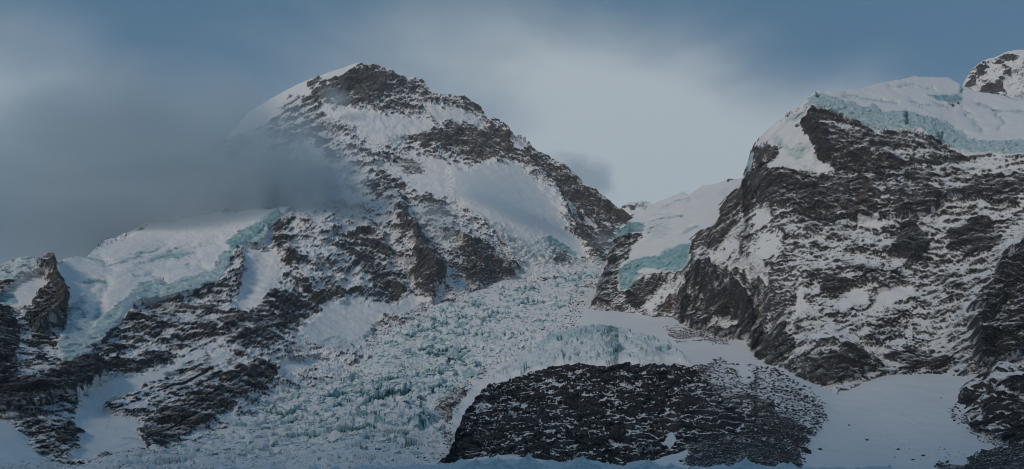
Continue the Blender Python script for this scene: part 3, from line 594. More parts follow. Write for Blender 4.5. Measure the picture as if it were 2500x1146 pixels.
f(Z(7, (980, 200), (1060, 110), (1150, 120), (1210, 180), (1280, 260), (1340, 370), (1385, 420), (1340, 492), (1270, 452), (1150, 468), (1060, 432), (985, 402), (970, 320)), 5, 'right/rock_buttress#a', snow=-.27, off=36, rough=1.5)
f(Z(12, (1060, 830), (1200, 840), (1210, 900), (1100, 920), (1040, 880)), 6, None, snow=.12)
f(Z(7, (1140, 410), (1180, 385), (1230, 400), (1250, 440), (1150, 445)), 4, None, snow=.25)
f(Z(12, (900, 900), (980, 900), (1040, 960), (960, 1000)), 8, None, snow=.05)
# the hanging tongue between the rocks
f(Z(12, (430, 330), (470, 280), (560, 240), (640, 185), (720, 155), (860, 95), (1010, 55), (1150, 35), (1320, -10), (1340, 20), (1290, 90), (1200, 150), (1140, 240), (1150, 320), (1080, 390), (980, 400), (920, 470), (910, 560), (890, 650), (800, 735), (680, 735), (560, 740), (470, 800), (400, 880), (350, 850), (360, 700), (440, 620), (420, 580), (540, 440), (560, 360)),
  4, 'tongue/snow_cover', .7, snow=.85, rough=.12, ice=.14, off=12, flute=.3)
f(Z(12, (350, 720), (450, 640), (530, 610), (640, 600), (720, 560), (820, 520), (910, 500), (910, 560), (885, 660), (800, 738), (680, 735), (560, 740), (500, 770), (430, 860), (370, 860)), 4, 'tongue/ice_cliff#a', .7, ice=.82, snow=.8, rough=.25, off=18)
f(Z(12, (500, 730), (580, 700), (700, 720), (640, 745), (540, 750)), 5, None, ice=.1)
f(Z(12, (560, 390), (640, 340), (760, 320), (760, 420), (700, 470), (580, 480)), 12, None, ice=.42)
f(Z(12, (590, 290), (700, 268), (770, 268), (640, 285)), 3, None, .5, ice=.6)
f(Z(12, (1140, 80), (1220, 60), (1200, 150), (1120, 150)), 6, None, ice=.4)
f(Z(12, (295, 450), (360, 370), (430, 340), (560, 345), (545, 410), (440, 430), (350, 480), (310, 530)), 4, 'tongue/ice_cliff#c', .6, ice=.85, snow=.8, rough=.4, off=12)
f(Z(12, (195, 950), (200, 860), (260, 740), (280, 640), (300, 560), (350, 480), (430, 430), (545, 405), (530, 440), (440, 500), (410, 570), (420, 620), (350, 700), (350, 860), (380, 940), (340, 1000), (260, 1000)), 4, 'right/rock_rib#a', .7, snow=-.12, off=6)
f(Z(12, (400, 960), (430, 860), (490, 790), (600, 760), (720, 780), (640, 880), (560, 960), (510, 1000), (440, 980)), 5, 'right/rock_slab#a', snow=-.25)
f(Z(12, (410, 960), (440, 880), (500, 920), (540, 980), (470, 990)), 5, None, snow=-.6)
f(Z(12, (590, 1010), (700, 940), (840, 880), (850, 980), (780, 1020), (660, 1060)), 5, 'right/rock_slab#b', snow=-.18, tint=.8)
f(Z(12, (640, 900), (760, 800), (850, 740), (860, 860), (720, 930), (600, 1000), (540, 1000)), 7, 'right/snow_patch#z', snow=.4, rough=.4)
f(Z(12, (330, 1060), (360, 1000), (400, 985), (400, 1040)), 3, None, .5, snow=-.3, tint=1)
f(Z(12, (920, 480), (980, 400), (1080, 390), (1030, 480), (930, 600), (890, 650)), 5, None, snow=-.22, tint=.4)
f(Z(12, (880, 680), (1000, 600), (1020, 640), (900, 740)), 6, None, snow=.25)
f(Z(12, (1040, 500), (1080, 380), (1150, 300), (1150, 200), (1230, 110), (1340, 80), (1440, 200), (1300, 260), (1200, 340), (1180, 460), (1100, 520)), 5, None, snow=-.36, off=12, tint=.5)
for pts, w, a in [(Z(4, (540, 350), (600, 500), (640, 600)), 24, 26), (Z(8, (1469, 0), (1300, 230), (1200, 400), (1200, 600)), 50, 40), (Z(7, (1040, 130), (1000, 300), (1000, 400)), 30, 22), (Z(4, (930, 700), (960, 900), (1000, 1000)), 40, 16), (Z(12, (1340, 60), (1160, 300), (1090, 480)), 18, 16),
                  (Z(12, (560, 400), (320, 540), (240, 800), (220, 960)), 16, 16), (Z(7, (1200, 200), (1290, 300), (1350, 470)), 26, 22)]:
    B.line(pts, w, a)
for pts, w, a in [(Z(4, (850, 660), (950, 840), (930, 1000)), 18, -12), (Z(4, (1150, 740), (1130, 900)), 22, -12), (Z(8, (1180, 440), (1100, 550)), 22, -10)]:
    B.line(pts, w, a)
for pts, w in [(Z(4, (1000, 292), (1060, 312), (1130, 308), (1200, 330)), 5), (Z(4, (1240, 330), (1300, 400), (1340, 440)), 5), (Z(4, (1150, 390), (1220, 430), (1300, 480)), 6), (Z(4, (700, 270), (800, 285), (950, 300)), 5), (Z(4, (1380, 330), (1430, 390), (1400, 430)), 5), (Z(4, (1300, 300), (1420, 340), (1520, 340)), 5),
               (Z(4, (900, 225), (1010, 215), (1100, 230)), 4), (Z(4, (1460, 260), (1490, 280), (1528, 285)), 6), (Z(12, (700, 200), (800, 160), (900, 165)), 4), (Z(12, (860, 420), (920, 380), (960, 380)), 5), (Z(12, (600, 330), (720, 300), (860, 280)), 4)]:
    B.line(pts, w, .5, 'ice', 'g'); B.line(pts, w * 1.6, -9, 'off', 'g')
face_relief(B, (-.16 - .32 * sst(300, 1000, B.B[..., 0]), -.9, .12), (-.06, .12, .98), .62, 50, 1.1)
B.P[..., 1] -= np.clip(B.f['ice'] * 2, 0, 1) * (6 * facet(B.B[..., 0], B.B[..., 2] * 1.3, 20, 4) + 2.5 * facet(B.B[..., 0], B.B[..., 2] * 1.6, 8, 5))
_e = sst(1545, 1480, B.PX) * sst(520, 600, B.PY)
B.P[..., 0] += (11 * fbm(B.B, 60, 4, .6, 77) * _e).astype(f32)
snow_from_shape(B, 1.0, .60, .045)
right = empty('mountain', (1200, 1700, 300), 'huge dark rock face laced with snow filling the right side', 'mountain')
cap = empty('ice_cap', (1400, 2200, 900), 'thick snow cap with blue ice cliff on top of the right rock face', 'glacier')
shoulder = empty('ice_slope', (950, 2250, 700), 'steep fluted ice slope on the left shoulder of the right rock face', 'glacier')
tongue = empty('hanging_glacier', (500, 2500, 500), 'hanging glacier tongue ending in a turquoise ice cliff right of the icefall', 'glacier')
split(B, roots_of(B, {'right': (right, None), 'cap': (cap, None), 'shoulder': (shoulder, None), 'tongue': (tongue, None)}, (right, 'rock_face', False, None)), M_RIGHT)
print('B done', time.time() - T0)

# ------------------------------------------------------------------ far summits
def far_peak(x0, x1, step, top, y_base, Y0, Y1, feats, label, nr, k):
    ct = [(x, y, Y1) for x, y in top[::2]] + [(x0, y_base, Y0), (x1, y_base, Y0), ((x0 + x1) / 2, y_base, Y0)]
    S = Sheet(x0, x1, step, top, [(x0, y_base), (x1, y_base)], nr, ct, back=8, bd=(.1, .8, -.7), c=40)
    S.ragged = 12; S.field(snow=.55, rough=.45, ice=0, tint=.5, off=0, flute=.4)
    for q, v in feats: S.feat(q, 4, None, .6, snow=v, rough=.9)
    face_relief(S, (0, -.95, .2), (-.3, .1, .9), k, 70, .6)
    snow_from_shape(S)
    o = grid_mesh('mountain', S, np.ones(S.reg[:-1, :-1].shape, bool), M_PEAK, False)
    tag(o, label, 'mountain', None, 'structure')
far_peak(2320, 2800, 2.2, [(2320, 300), (2345, 222), (2354, 199), (2370, 173), (2396, 152), (2433, 139), (2459, 127), (2485, 123), (2510, 127), (2600, 190), (2800, 330)], 420, 2950, 3300,
         [(Z(4, (1250, 215), (1290, 140), (1330, 110), (1352, 120), (1310, 180), (1275, 225)), -.25), (Z(4, (1295, 245), (1330, 205), (1400, 200), (1440, 240), (1400, 252), (1330, 252)), -.3), (Z(4, (1390, 82), (1430, 100), (1460, 170), (1410, 185), (1430, 140)), -.25), (Z(4, (1430, 75), (1480, 80), (1470, 92), (1435, 88)), -.4)],
         'snowy summit with brown rock patches behind the ice cap, upper right corner', 110, .7)
far_peak(1490, 1640, 1.6, [(1490, 545), (1508, 522), (1519, 506), (1529, 498), (1541, 494), (1563, 492), (1581, 492), (1588, 497), (1610, 505), (1640, 520)], 600, 5200, 5600,
         [(Z(12, (380, 215), (420, 180), (580, 170), (585, 195), (520, 215), (440, 245)), -.02)], 'tiny far snowy summit in the gap above the icefall', 40, 1.0)

# ================================================================== C: valley floor: icefall, terrace, debris, fan
topC = [(x, y - 26) for x, y, _ in AC if x < 1480] + [(1478, 640), (1500, 700)] + [(x, y - 30) for x, y, _ in BC if x > 1505]
ctC = [(x, y, d) for x, y, d in AC] + [(x, y, d) for x, y, d in BC] + [(1440, 690, 2780), (1360, 720, 2640), (1300, 760, 2430), (1420, 770, 2250), (1180, 790, 2240), (1100, 850, 1950), (1000, 870, 1880), (900, 950, 1560), (800, 1000, 1400), (700, 1020, 1330), (500, 1100, 1080), (700, 1140, 900), (300, 1146, 830), (1000, 1050, 1180), (1050, 1146, 830),
       (1200, 900, 1660), (1300, 850, 1780), (1300, 885, 1600), (1400, 820, 1860), (1500, 800, 1920), (1500, 830, 1790), (1500, 880, 1540), (1650, 820, 1850), (1700, 860, 1600), (1600, 890, 1480), (1500, 1000, 1230), (1500, 1146, 800), (1800, 900, 1480), (1900, 950, 1180), (1950, 1050, 950), (1950, 1146, 780), (2200, 1000, 1090), (2200, 1146, 790),
       (2450, 1000, 990), (2450, 1146, 740), (2760, 1000, 900), (2760, 1146, 700), (0, 1070, 960), (0, 1146, 800), (60, 1146, 810), (-300, 1060, 880), (-300, 1146, 740)] + [(x, 1290, 300) for x in range(-300, 2801, 310)]
V = Sheet(-300, 2760, 2.1, topC, [(-300, 1290), (2760, 1290)], 285, ctC, c=100)
print('V', V.PX.shape, time.time() - T0)
V.ragged = 9; V.field(snow=.8, rough=.0, ice=0, tint=.2, off=0, flute=.25, chunk=0.0, debris=0.0)
f = V.feat
ICE = Z(7, (560, 40), (590, 60), (560, 130), (500, 200), (470, 330), (420, 420), (330, 470), (230, 520), (100, 580), (20, 650)) + Z(6, (1180, 700), (1140, 740), (1060, 830), (1000, 900), (960, 960), (1000, 1010), (1050, 1060), (1090, 1146), (1100, 1460), (-1260, 1460), (-1260, 1146), (-1000, 1120)) + [(160, 1140), (270, 1130), (430, 1092), (480, 1066), (553, 1022), (600, 988), (671, 962), (743, 936), (805, 914), (870, 872), (915, 832), (960, 795), (1048, 752), (1162, 705), (1219, 690), (1295, 676), (1414, 652)]
f(ICE, 7, 'icefall/ice_surface', snow=.75, chunk=1.0, ice=.13, flute=0)
f(Z(6, (-1260, 1100), (0, 1060), (300, 1010), (700, 1000), (1060, 1080), (1100, 1460), (-1260, 1460)), 40, None, chunk=.5, ice=.10)
f(Z(14, (0, 780), (200, 790), (240, 840), (180, 880), (0, 960)), 14, None, chunk=.35, ice=.05)
f(Z(14, (560, 700), (640, 640), (760, 640), (820, 720), (720, 790), (620, 790)), 10, None, chunk=1.3, ice=.6)
f(Z(14, (620, 745), (660, 735), (700, 755), (690, 790), (640, 790)), 5, None, .5, off=-22, ice=1.15)  # blue hollow: sunk, with its shade also painted in as darkest ice
f(Z(14, (640, 110), (1040, 130), (1200, 170), (900, 240), (740, 260), (560, 300), (520, 280)), 12, None, chunk=.3, ice=.05)
for q in [Z(14, (350, 560), (560, 470), (700, 560), (560, 700), (380, 720)), Z(14, (660, 370), (800, 430), (850, 480), (740, 480)), Z(14, (1080, 280), (1240, 280), (1220, 320), (1100, 310)), Z(14, (0, 900), (300, 880), (460, 960), (360, 1060), (0, 1060)), Z(14, (480, 900), (700, 860), (760, 960), (560, 1060), (460, 1010)),
          Z(14, (1380, 90), (1760, 50), (1800, 120), (1600, 190), (1450, 130)), Z(6, (370, 820), (450, 780), (520, 800), (440, 840)), Z(14, (120, 640), (300, 580), (300, 690), (150, 700))]:
    f(q, 18, None, chunk=1.35, ice=.46)
# rubble along both edges of the icefall
MOR = Z(6, (0, 770), (150, 700), (300, 645), (430, 605), (500, 575), (590, 510), (680, 430), (760, 370), (860, 330), (960, 320), (880, 370), (780, 430), (700, 480), (620, 540), (540, 600), (430, 650), (300, 700), (160, 750), (0, 812))
f(MOR, 7, 'moraine/debris_ridge#a', snow=.02, chunk=.35, debris=1.0, ice=0, tint=.45, off=5)
f([(267, 1110), (353, 1090), (429, 1072), (477, 1048), (553, 1006), (640, 960), (650, 976), (560, 1026), (480, 1068), (430, 1092), (353, 1106), (267, 1126)], 5, 'moraine/debris_ridge#b', snow=-.05, debris=.8, chunk=.3, ice=0, tint=.4)
for q, v in [(Z(7, (470, 190), (520, 160), (560, 210), (500, 230)), -.1), (Z(7, (390, 370), (420, 270), (480, 260), (480, 320), (440, 400), (400, 420)), .08), (Z(7, (300, 420), (400, 400), (440, 430), (330, 470), (230, 500)), .22), (Z(6, (1110, 660), (1230, 620), (1340, 570), (1330, 600), (1250, 650), (1180, 700), (1110, 720)), .1),
             (Z(6, (960, 830), (1010, 770), (1100, 720), (1150, 730), (1120, 800), (1080, 860), (1000, 960), (1020, 900), (970, 900)), -.12), (Z(6, (980, 960), (1040, 920), (1090, 1000), (1070, 1080), (1010, 1020)), -.05), (Z(6, (820, 1070), (920, 1000), (1000, 990), (900, 1040), (840, 1080)), .2), (Z(6, (860, 1090), (960, 1060), (1050, 1080), (960, 1110)), .12)]:
    f(q, 9, 'moraine/debris_ridge#c', snow=v, debris=.9, chunk=.5, ice=0, tint=.4)
f(Z(6, (820, 930), (880, 895), (960, 890), (960, 915), (880, 945)), 4, 'icefall/ice_wall', .5, off=12, ice=.8)
# snow terrace and the striated ice ridge behind the dark mound
f(Z(7, (70, 640), (230, 520), (300, 480), (500, 440), (620, 435), (720, 455), (800, 490), (900, 520), (1000, 600), (640, 625), (330, 625), (100, 685), (-60, 730)), 6, 'terrace/ice_ridge', snow=.75, ice=.36, rough=.6, flute=0, off=14)
f(Z(7, (230, 530), (300, 485), (480, 450), (640, 440), (700, 470), (560, 480), (480, 510), (330, 520), (250, 545)), 5, None, ice=.58)
f(Z(7, (720, 460), (800, 500), (900, 570), (960, 600), (820, 560), (760, 520)), 8, None, ice=.5)
f(Z(7, (730, 575), (790, 570), (820, 590), (740, 598)), 4, None, snow=-.1, debris=.6, ice=0)
f(Z(7, (820, 420), (960, 420), (1100, 440), (1240, 480), (1200, 500), (1060, 490), (960, 500), (900, 450)), 8, 'debris_field/rubble#a', snow=-.02, debris=.8)
f(Z(7, (780, 415), (880, 410), (980, 420), (960, 440), (860, 430)), 4, None, snow=.2, debris=.4)
# debris slope between the mound and the fan
f(Z(7, (1030, 630), (1150, 590), (1260, 640), (1290, 720), (1400, 660), (1500, 740), (1560, 790), (1600, 900), (1640, 960), (1640, 1000), (1600, 1060), (1600, 1300), (1000, 1300)), 10, 'talus/rubble', snow=-.30, debris=1.0)
f(Z(7, (1080, 620), (1160, 590), (1280, 640), (1300, 740), (1400, 660), (1450, 700), (1400, 800), (1250, 780), (1120, 700)), 22, None, snow=.02)
f(Z(8, (60, 620), (200, 640), (330, 720), (440, 780), (470, 890), (400, 980), (330, 930), (200, 850), (120, 740)), 22, None, snow=.04, debris=.8)
f(Z(7, (1240, 850), (1290, 825), (1340, 820), (1320, 850), (1280, 870)), 4, None, .6, snow=.5)
f(Z(8, (120, 640), (180, 660), (200, 760), (160, 740)), 16, None, snow=.25)
# the big fan on the right
f(Z(8, (390, 720), (440, 722), (560, 690), (700, 655), (800, 628), (880, 640), (960, 618), (1060, 672), (1220, 665), (1160, 720), (1150, 860), (1280, 950), (1390, 1000), (1390, 1045), (1220, 1085), (1000, 1300), (370, 1300), (370, 1100), (395, 1000), (460, 890), (440, 800)), 5, 'fan/snow_surface', .8, snow=.85, flute=.55, debris=0)
f(Z(8, (780, 1010), (860, 1000), (1000, 1050), (1200, 1060), (1190, 1110), (900, 1110), (780, 1060)), 16, None, snow=.42, debris=.5)
f(Z(8, (1185, 1146), (1190, 1100), (1220, 1080), (1390, 1045), (1405, 1005), (1469, 1005), (2300, 960), (2300, 1300), (900, 1300), (1040, 1140)), 6, 'bank/rubble', snow=-.35, debris=1.0, off=3)
# bottom left snow slope
f(Z(5, (-600, 800), (0, 862), (60, 900), (120, 960), (190, 1050), (250, 1120), (200, 1146), (-600, 1300)), 6, 'slope/snow_surface', snow=.7, flute=.6)
f(Z(5, (20, 880), (100, 900), (180, 990), (120, 990), (60, 930)), 10, None, snow=.1, debris=.6)
f(Z(5, (160, 1000), (260, 1040), (330, 1100), (270, 1110), (200, 1070)), 9, None, snow=-.1, debris=.8)

Bv = V.B; X, Yv = Bv[..., 0], Bv[..., 1]
w1 = 10 * fbm(Bv, 60, 3, .5, 81); w2 = 10 * fbm(Bv, 60, 3, .5, 84)
u, v = X * .9 + w1, (Yv * .62 + w2)
ck = V.f['chunk']
h = np.zeros(X.shape, f32)
broad = fbm(Bv, 150, 2, .5, 90)
act = np.clip(.75 + broad * .9, .25, 1.5)
for L, a, o in ((46, 9.5, 1), (20, 5.5, 2), (9, 2.2, 3), (4.5, .9, 4)):
    r, du, dv, f1, e = cells(u, v, L, o)
    q = (r[..., 0] - .45) * 1.3 + (r[..., 1] - .5) * 1.1 * du + (r[..., 2] - .5) * 1.1 * dv
    h = h + a * (q - .6 * sst(.18, .0, e)) * act
h = h * ck
db = V.f['debris']
for L, a, o in ((15, 1.5, 6), (7, 1.2, 7), (3.6, .8, 8)):
    r, du, dv, f1, e = cells(X + w1 * .3, Yv * .6, L, o)
    h = h + db * a * (r[..., 0] ** 2 * 2 * np.clip(1 - f1 * f1 * 2.2, 0, 1) + (r[..., 1] - .5) * du)
fld = V.f['flute'] * (fbm(Bv, 30, 3, .5, 95) * 1.6 + fbm(Bv, 11, 3, .6, 97, (1, 7, 7)) * .6)
st = (Bv[..., 2] + .18 * X + 3 * fbm(Bv, 60, 2, .5, 99))
h = h + fld + V.f['rough'] * (6 * terr(st, 13) + 2.4 * terr(st, 5) + 9 * facet(X + w1, Yv * .5 + w2, 34, 9) + 4 * facet(X, Yv * .5, 13, 10))
V.h = h.astype(f32)
V.P = Bv.copy(); V.P[..., 2] += h * .85 + V.f['off']; V.P[..., 1] -= .55 * h
nz = np.abs(V.normals()[..., 2]); V.nz = nz
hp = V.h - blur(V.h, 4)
V.f['ice'] = (V.f['ice'] + .62 * np.clip(ck + V.f['rough'], 0, 1) * sst(.85, .45, nz) * (1 - db) + .12 * np.clip(-hp, -1.5, 5) * ck).astype(f32)  # concave spots get more ice value, painting hollow shade into the ice colour
V.f['snow'] = (V.f['snow'] + 1.0 * np.clip(db + .35 * ck, 0, 1) * (nz - .80) + (.25 * fbm(Bv, 26, 3, .6, 44)) * np.clip(db + .2, 0, 1)).astype(f32)
icefall = empty('icefall', (-150, 1900, 200), 'wide jumbled icefall of white and turquoise ice pouring down between the mountains', 'icefall')
moraine = empty('moraine', (-300, 1700, 120), 'grey brown rubble ridges along the edges of the icefall', 'moraine')
terrace = empty('ice_terrace', (250, 1600, 150), 'striped pale blue ice ridge behind the dark rock mound', 'glacier')
debrisf = empty('debris_field', (500, 1800, 200), 'dark scattered debris on snow below the right rock buttress', 'debris')
talus = empty('talus_slope', (500, 1000, 40), 'dark debris slope speckled with snow between mound and white fan', 'talus')
fan = empty('snow_fan', (900, 1050, 30), 'smooth white avalanche fan spreading below the right rock face', 'snow fan')
bank = empty('debris_bank', (1100, 900, 10), 'dark rubble bank in the bottom right corner below the snow fan', 'debris')
slopeL = empty('snow_slope', (-700, 950, 20), 'smooth snow slope in the bottom left corner below the dark cliff', 'snow slope')
apron = empty('snow_apron', (300, 2000, 200), 'white snow apron between the icefall and the right rock buttress', 'snow slope')
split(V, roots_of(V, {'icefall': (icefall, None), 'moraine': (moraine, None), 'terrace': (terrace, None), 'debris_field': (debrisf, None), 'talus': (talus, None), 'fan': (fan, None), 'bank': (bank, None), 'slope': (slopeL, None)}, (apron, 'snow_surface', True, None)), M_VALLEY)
print('V done', time.time() - T0)

# ================================================================== D: the dark mound and the outcrop on the right
topD = Z(6, (980, 1120), (1040, 1075), (1075, 1000), (1085, 940), (1130, 850), (1200, 760), (1300, 700), (1400, 665)) + Z(7, (0, 710), (100, 680), (230, 640), (330, 620), (480, 610), (640, 620), (740, 610), (850, 605), (950, 610), (1030, 622), (1090, 680), (1150, 760), (1300, 850), (1500, 960), (1640, 1060))
ctD = [(1100, 1120, 860), (1120, 1010, 1000), (1180, 960, 1060), (1280, 922, 1120), (1400, 900, 1150), (1600, 890, 1130), (1690, 895, 1100), (1750, 950, 1030), (1850, 1010, 970), (1980, 1100, 880), (1300, 1000, 980), (1500, 1000, 960), (1650, 1000, 950), (1150, 1100, 870), (1300, 1100, 820), (1500, 1110, 800), (1700, 1110, 800), (1900, 1130, 820),
       (1100, 1250, 760), (1500, 1250, 690), (1980, 1250, 720)]
D = Sheet(1070, 1980, 1.9, topD, [(1070, 1200), (1980, 1200)], 165, ctD, back=8, bd=(0, .9, -.45))
D.field(snow=-.44, rough=1.0, ice=0, tint=.1, off=0, flute=0)
f = D.feat
f(Z(7, (850, 880), (950, 850), (960, 960), (880, 1010), (830, 980)), 6, None, tint=.7)
f(Z(7, (870, 1020), (930, 960), (960, 1000), (920, 1040)), 4, None, .6, snow=.4, rough=.4)
f(Z(7, (480, 620), (620, 620), (640, 650), (560, 680), (500, 650)), 5, None, snow=-.7, off=-6)
f(Z(7, (250, 1010), (500, 990), (900, 1030), (900, 1110), (400, 1110)), 12, None, snow=-.5)
f(Z(6, (1180, 830), (1230, 800), (1240, 850), (1190, 870)), 5, None, snow=.0)
f(Z(7, (0, 650), (250, 640), (450, 640), (500, 700), (200, 760), (0, 740)), 20, None, snow=-.27)
f(Z(7, (1000, 640), (1100, 700), (1300, 850), (1700, 1050), (1700, 1300), (1100, 1300), (1050, 900)), 26, None, snow=-.5, rough=.6)
Bd = D.B; X, Zd = Bd[..., 0], Bd[..., 2]
wv = 8 * fbm(Bd, 50, 3, .55, 101)
wq = 7 * fbm(Bd, 34, 3, .6, 103)
u, v = X + wv + .5 * Zd, (Zd * 2.6 + Bd[..., 1] * .45 - .22 * X + wq)
rd = D.f['rough']
h = rd * (4.6 * facet(u, v, 30, 1, 1.3) + 3.0 * facet(u, v, 13, 2, 1.4) + 1.4 * facet(u, v, 6.5, 3, 1.6) + .7 * facet(u, v, 3, 4, 1.6) + 5 * (ridged(Bd, 90, 3, .5, 105) - .6) + 2.5 * fbm(Bd, 14, 3, .6, 107))
r, du, dv, f1, e = cells(u, v, 13, 2); hz_ = lambda: sst(.25, .75, np.abs(dv) / (np.abs(du) + np.abs(dv) + 1e-6))
h = h - rd * 1.6 * sst(.14, 0, e); cr = sst(.20, .05, e) * (.25 + .75 * hz_()) * sst(-.25, .15, fbm(Bd, 22, 2, .6, 48))
r, du, dv, f1, e2 = cells(u, v, 30, 1); h = h - rd * 2.4 * sst(.10, 0, e2); cr = np.maximum(cr, sst(.12, .03, e2) * (.3 + .7 * hz_()) * sst(-.3, .1, fbm(Bd, 30, 2, .6, 49)))
h[:8] *= np.linspace(0, 1, 8)[:, None]
D.h = h.astype(f32); D.P = Bd + (D.h + D.f['off'])[..., None] * np.array((-.1, -.9, .35), f32)
nz = np.abs(D.normals()[..., 2]); hp = D.h - blur(D.h, 4)
D.f['snow'] = (D.f['snow'] + 1.05 * cr + .6 * (nz - .66) - .075 * np.clip(hp, -5, 5) + .16 * fbm(Bd, 30, 3, .6, 41)).astype(f32)
md = grid_mesh('rock_mound', D, np.ones(D.reg[:-1, :-1].shape, bool), M_MOUND, False)
tag(md, 'broad dark rock mound veined with thin snow in the lower middle', 'rock mound', None, 'structure')

topE = Z(8, (1119, 850), (1140, 790), (1160, 730), (1240, 685), (1290, 640), (1360, 615), (1469, 600)) + [(2760, 860)]
def vY(x, y):
    return float(V.Y[np.unravel_index(np.argmin((V.PX - x) ** 2 + (V.PY - y) ** 2), V.PX.shape)])
ctE = [(x, y, vY(x, y)) for x, y in Z(8, (1119, 850), (1130, 800), (1160, 730), (1240, 685), (1115, 860), (1150, 880), (1280, 975), (1390, 1020), (1469, 1040))] + [(2760, 1130, vY(2755, 1130)), (2600, 1115, vY(2600, 1115))] + \
      [(2400, 910, 1120), (2500, 886, 1110), (2760, 860, 1060), (2420, 980, 985), (2500, 980, 960), (2500, 1050, 890), (2650, 1000, 930)]
E = Sheet(2333, 2760, 2.0, topE, Z(8, (1110, 860), (1150, 880), (1280, 975), (1390, 1020), (1469, 1040)) + [(2760, 1130)], 110, ctE, back=6, bd=(0, .9, -.3))
E.field(snow=-.20, rough=1.0, ice=0, tint=.2, off=0, flute=0)
E.feat(Z(8, (1180, 660), (1300, 620), (1600, 600), (1600, 700), (1350, 720), (1220, 740)), 16, None, snow=.06)
E.feat(Z(8, (1230, 780), (1400, 800), (1600, 820), (1600, 1020), (1400, 1010), (1280, 950)), 12, None, snow=-.36)
Be = E.B; X, Ze = Be[..., 0], Be[..., 2]
wv = 8 * fbm(Be, 50, 3, .55, 111); u, v = X + wv, Ze * 1.3 + Be[..., 1] * .35 + wv
we = 7 * fbm(Be, 34, 3, .6, 113); u, v = X + wv + .5 * Ze, Ze * 1.9 + Be[..., 1] * .3 - .3 * X + we
re, due, dve, f1e, ee = cells(u, v, 14, 2); re, due, dve, f1e, ef = cells(u, v, 32, 1)
E.h = (5 * facet(u, v, 32, 1, 1.4) + 3.2 * facet(u, v, 14, 2, 1.4) + 1.6 * facet(u, v, 6.5, 3, 1.6) + .8 * facet(u, v, 3, 4, 1.6) + 16 * (ridged(Be, 80, 3, .55, 115) - .6) + 3.5 * fbm(Be, 14, 3, .6, 117) - 1.6 * sst(.14, 0, ee) - 2.4 * sst(.1, 0, ef)).astype(f32)
E.h *= sst(2333, 2375, E.PX); E.h[:6] *= np.linspace(0, 1, 6)[:, None].astype(f32)
E.P = Be + (E.h + 5 * sst(2333, 2375, E.PX))[..., None] * np.array((-.4, -.88, .2), f32)
nz = np.abs(E.normals()[..., 2]); hp = E.h - blur(E.h, 4)
cr = np.maximum(sst(.2, .05, ee) * sst(-.25, .15, fbm(Be, 22, 2, .6, 118)), sst(.12, .03, ef))
E.f['snow'] = (E.f['snow'] - .08 + .30 * cr + .5 * (nz - .62) - .06 * np.clip(hp, -5, 5) + .45 * fbm(Be, 40, 4, .65, 41)).astype(f32)
E.P[..., 0] += (7 * fbm(Be, 45, 3, .6, 119) * sst(2760, 2500, E.PX)).astype(f32); E.P[..., 2] += 7 * fbm(Be, 50, 3, .6, 121)
outcrop = tag(grid_mesh('rock_outcrop', E, np.ones(E.reg[:-1, :-1].shape, bool), M_MOUND, False), 'jagged dark rock outcrop beside the snow fan at the right edge', 'outcrop', None, 'structure')
# unseen ridge added behind the camera to keep low sun off the valley floor
n1_, n2_ = 90, 30
gx, gy = np.meshgrid(np.linspace(-8500, 4500, n1_), np.linspace(-4150, -1050, n2_))
PR = np.stack([gx, gy, np.zeros(gx.shape)], -1).astype(f32)
PR[..., 2] = np.clip(1 - np.abs((gy + 2600) / 1500.0), 0, 1) * SHADE_RIDGE_H * (1 + .16 * fbm(PR, 1500, 3, .5, 201)) + 90 * fbm(PR, 300, 3, .55, 205) * np.clip(1 - np.abs((gy + 2600) / 1500.0), 0, 1) - 52
class _S: pass
RS = _S(); RS.PX = gx; RS.P = PR; RS.f = {'snow': (.15 + .5 * fbm(PR, 200, 4, .6, 207)).astype(f32), 'ice': np.zeros(gx.shape, f32), 'tint': np.zeros(gx.shape, f32)}
tag(grid_mesh('mountain', RS, np.ones((n2_ - 1, n1_ - 1), bool), M_PEAK, False), 'unseen snow-streaked ridge added behind the viewer to shade the valley', 'mountain', None, 'structure')
print('D,E done', time.time() - T0)

# ================================================================== ground under everything and the near glacier
me = bpy.data.meshes.new('ground')
n = 24; gx = np.linspace(-9000, 9000, n); gy = np.linspace(-4300, 14000, n)
GX, GY = np.meshgrid(gx, gy)
me.from_pydata(np.stack([GX.ravel(), GY.ravel(), np.full(GX.size, -55.0)], -1).tolist(), [], [(r * n + c, r * n + c + 1, (r + 1) * n + c + 1, (r + 1) * n + c) for r in range(n - 1) for c in range(n - 1)])
t = NT('ground_snow'); me.materials.append(t.finish(t.mix(t.ramp(t.noise(.01, 6, .6), .4, .6), (.7, .72, .76, 1), (.8, .82, .86, 1)), .7))
g = bpy.data.objects.new('ground', me); C.objects.link(g); tag(g, 'snow covered valley ground below everything', 'ground', None, 'structure')

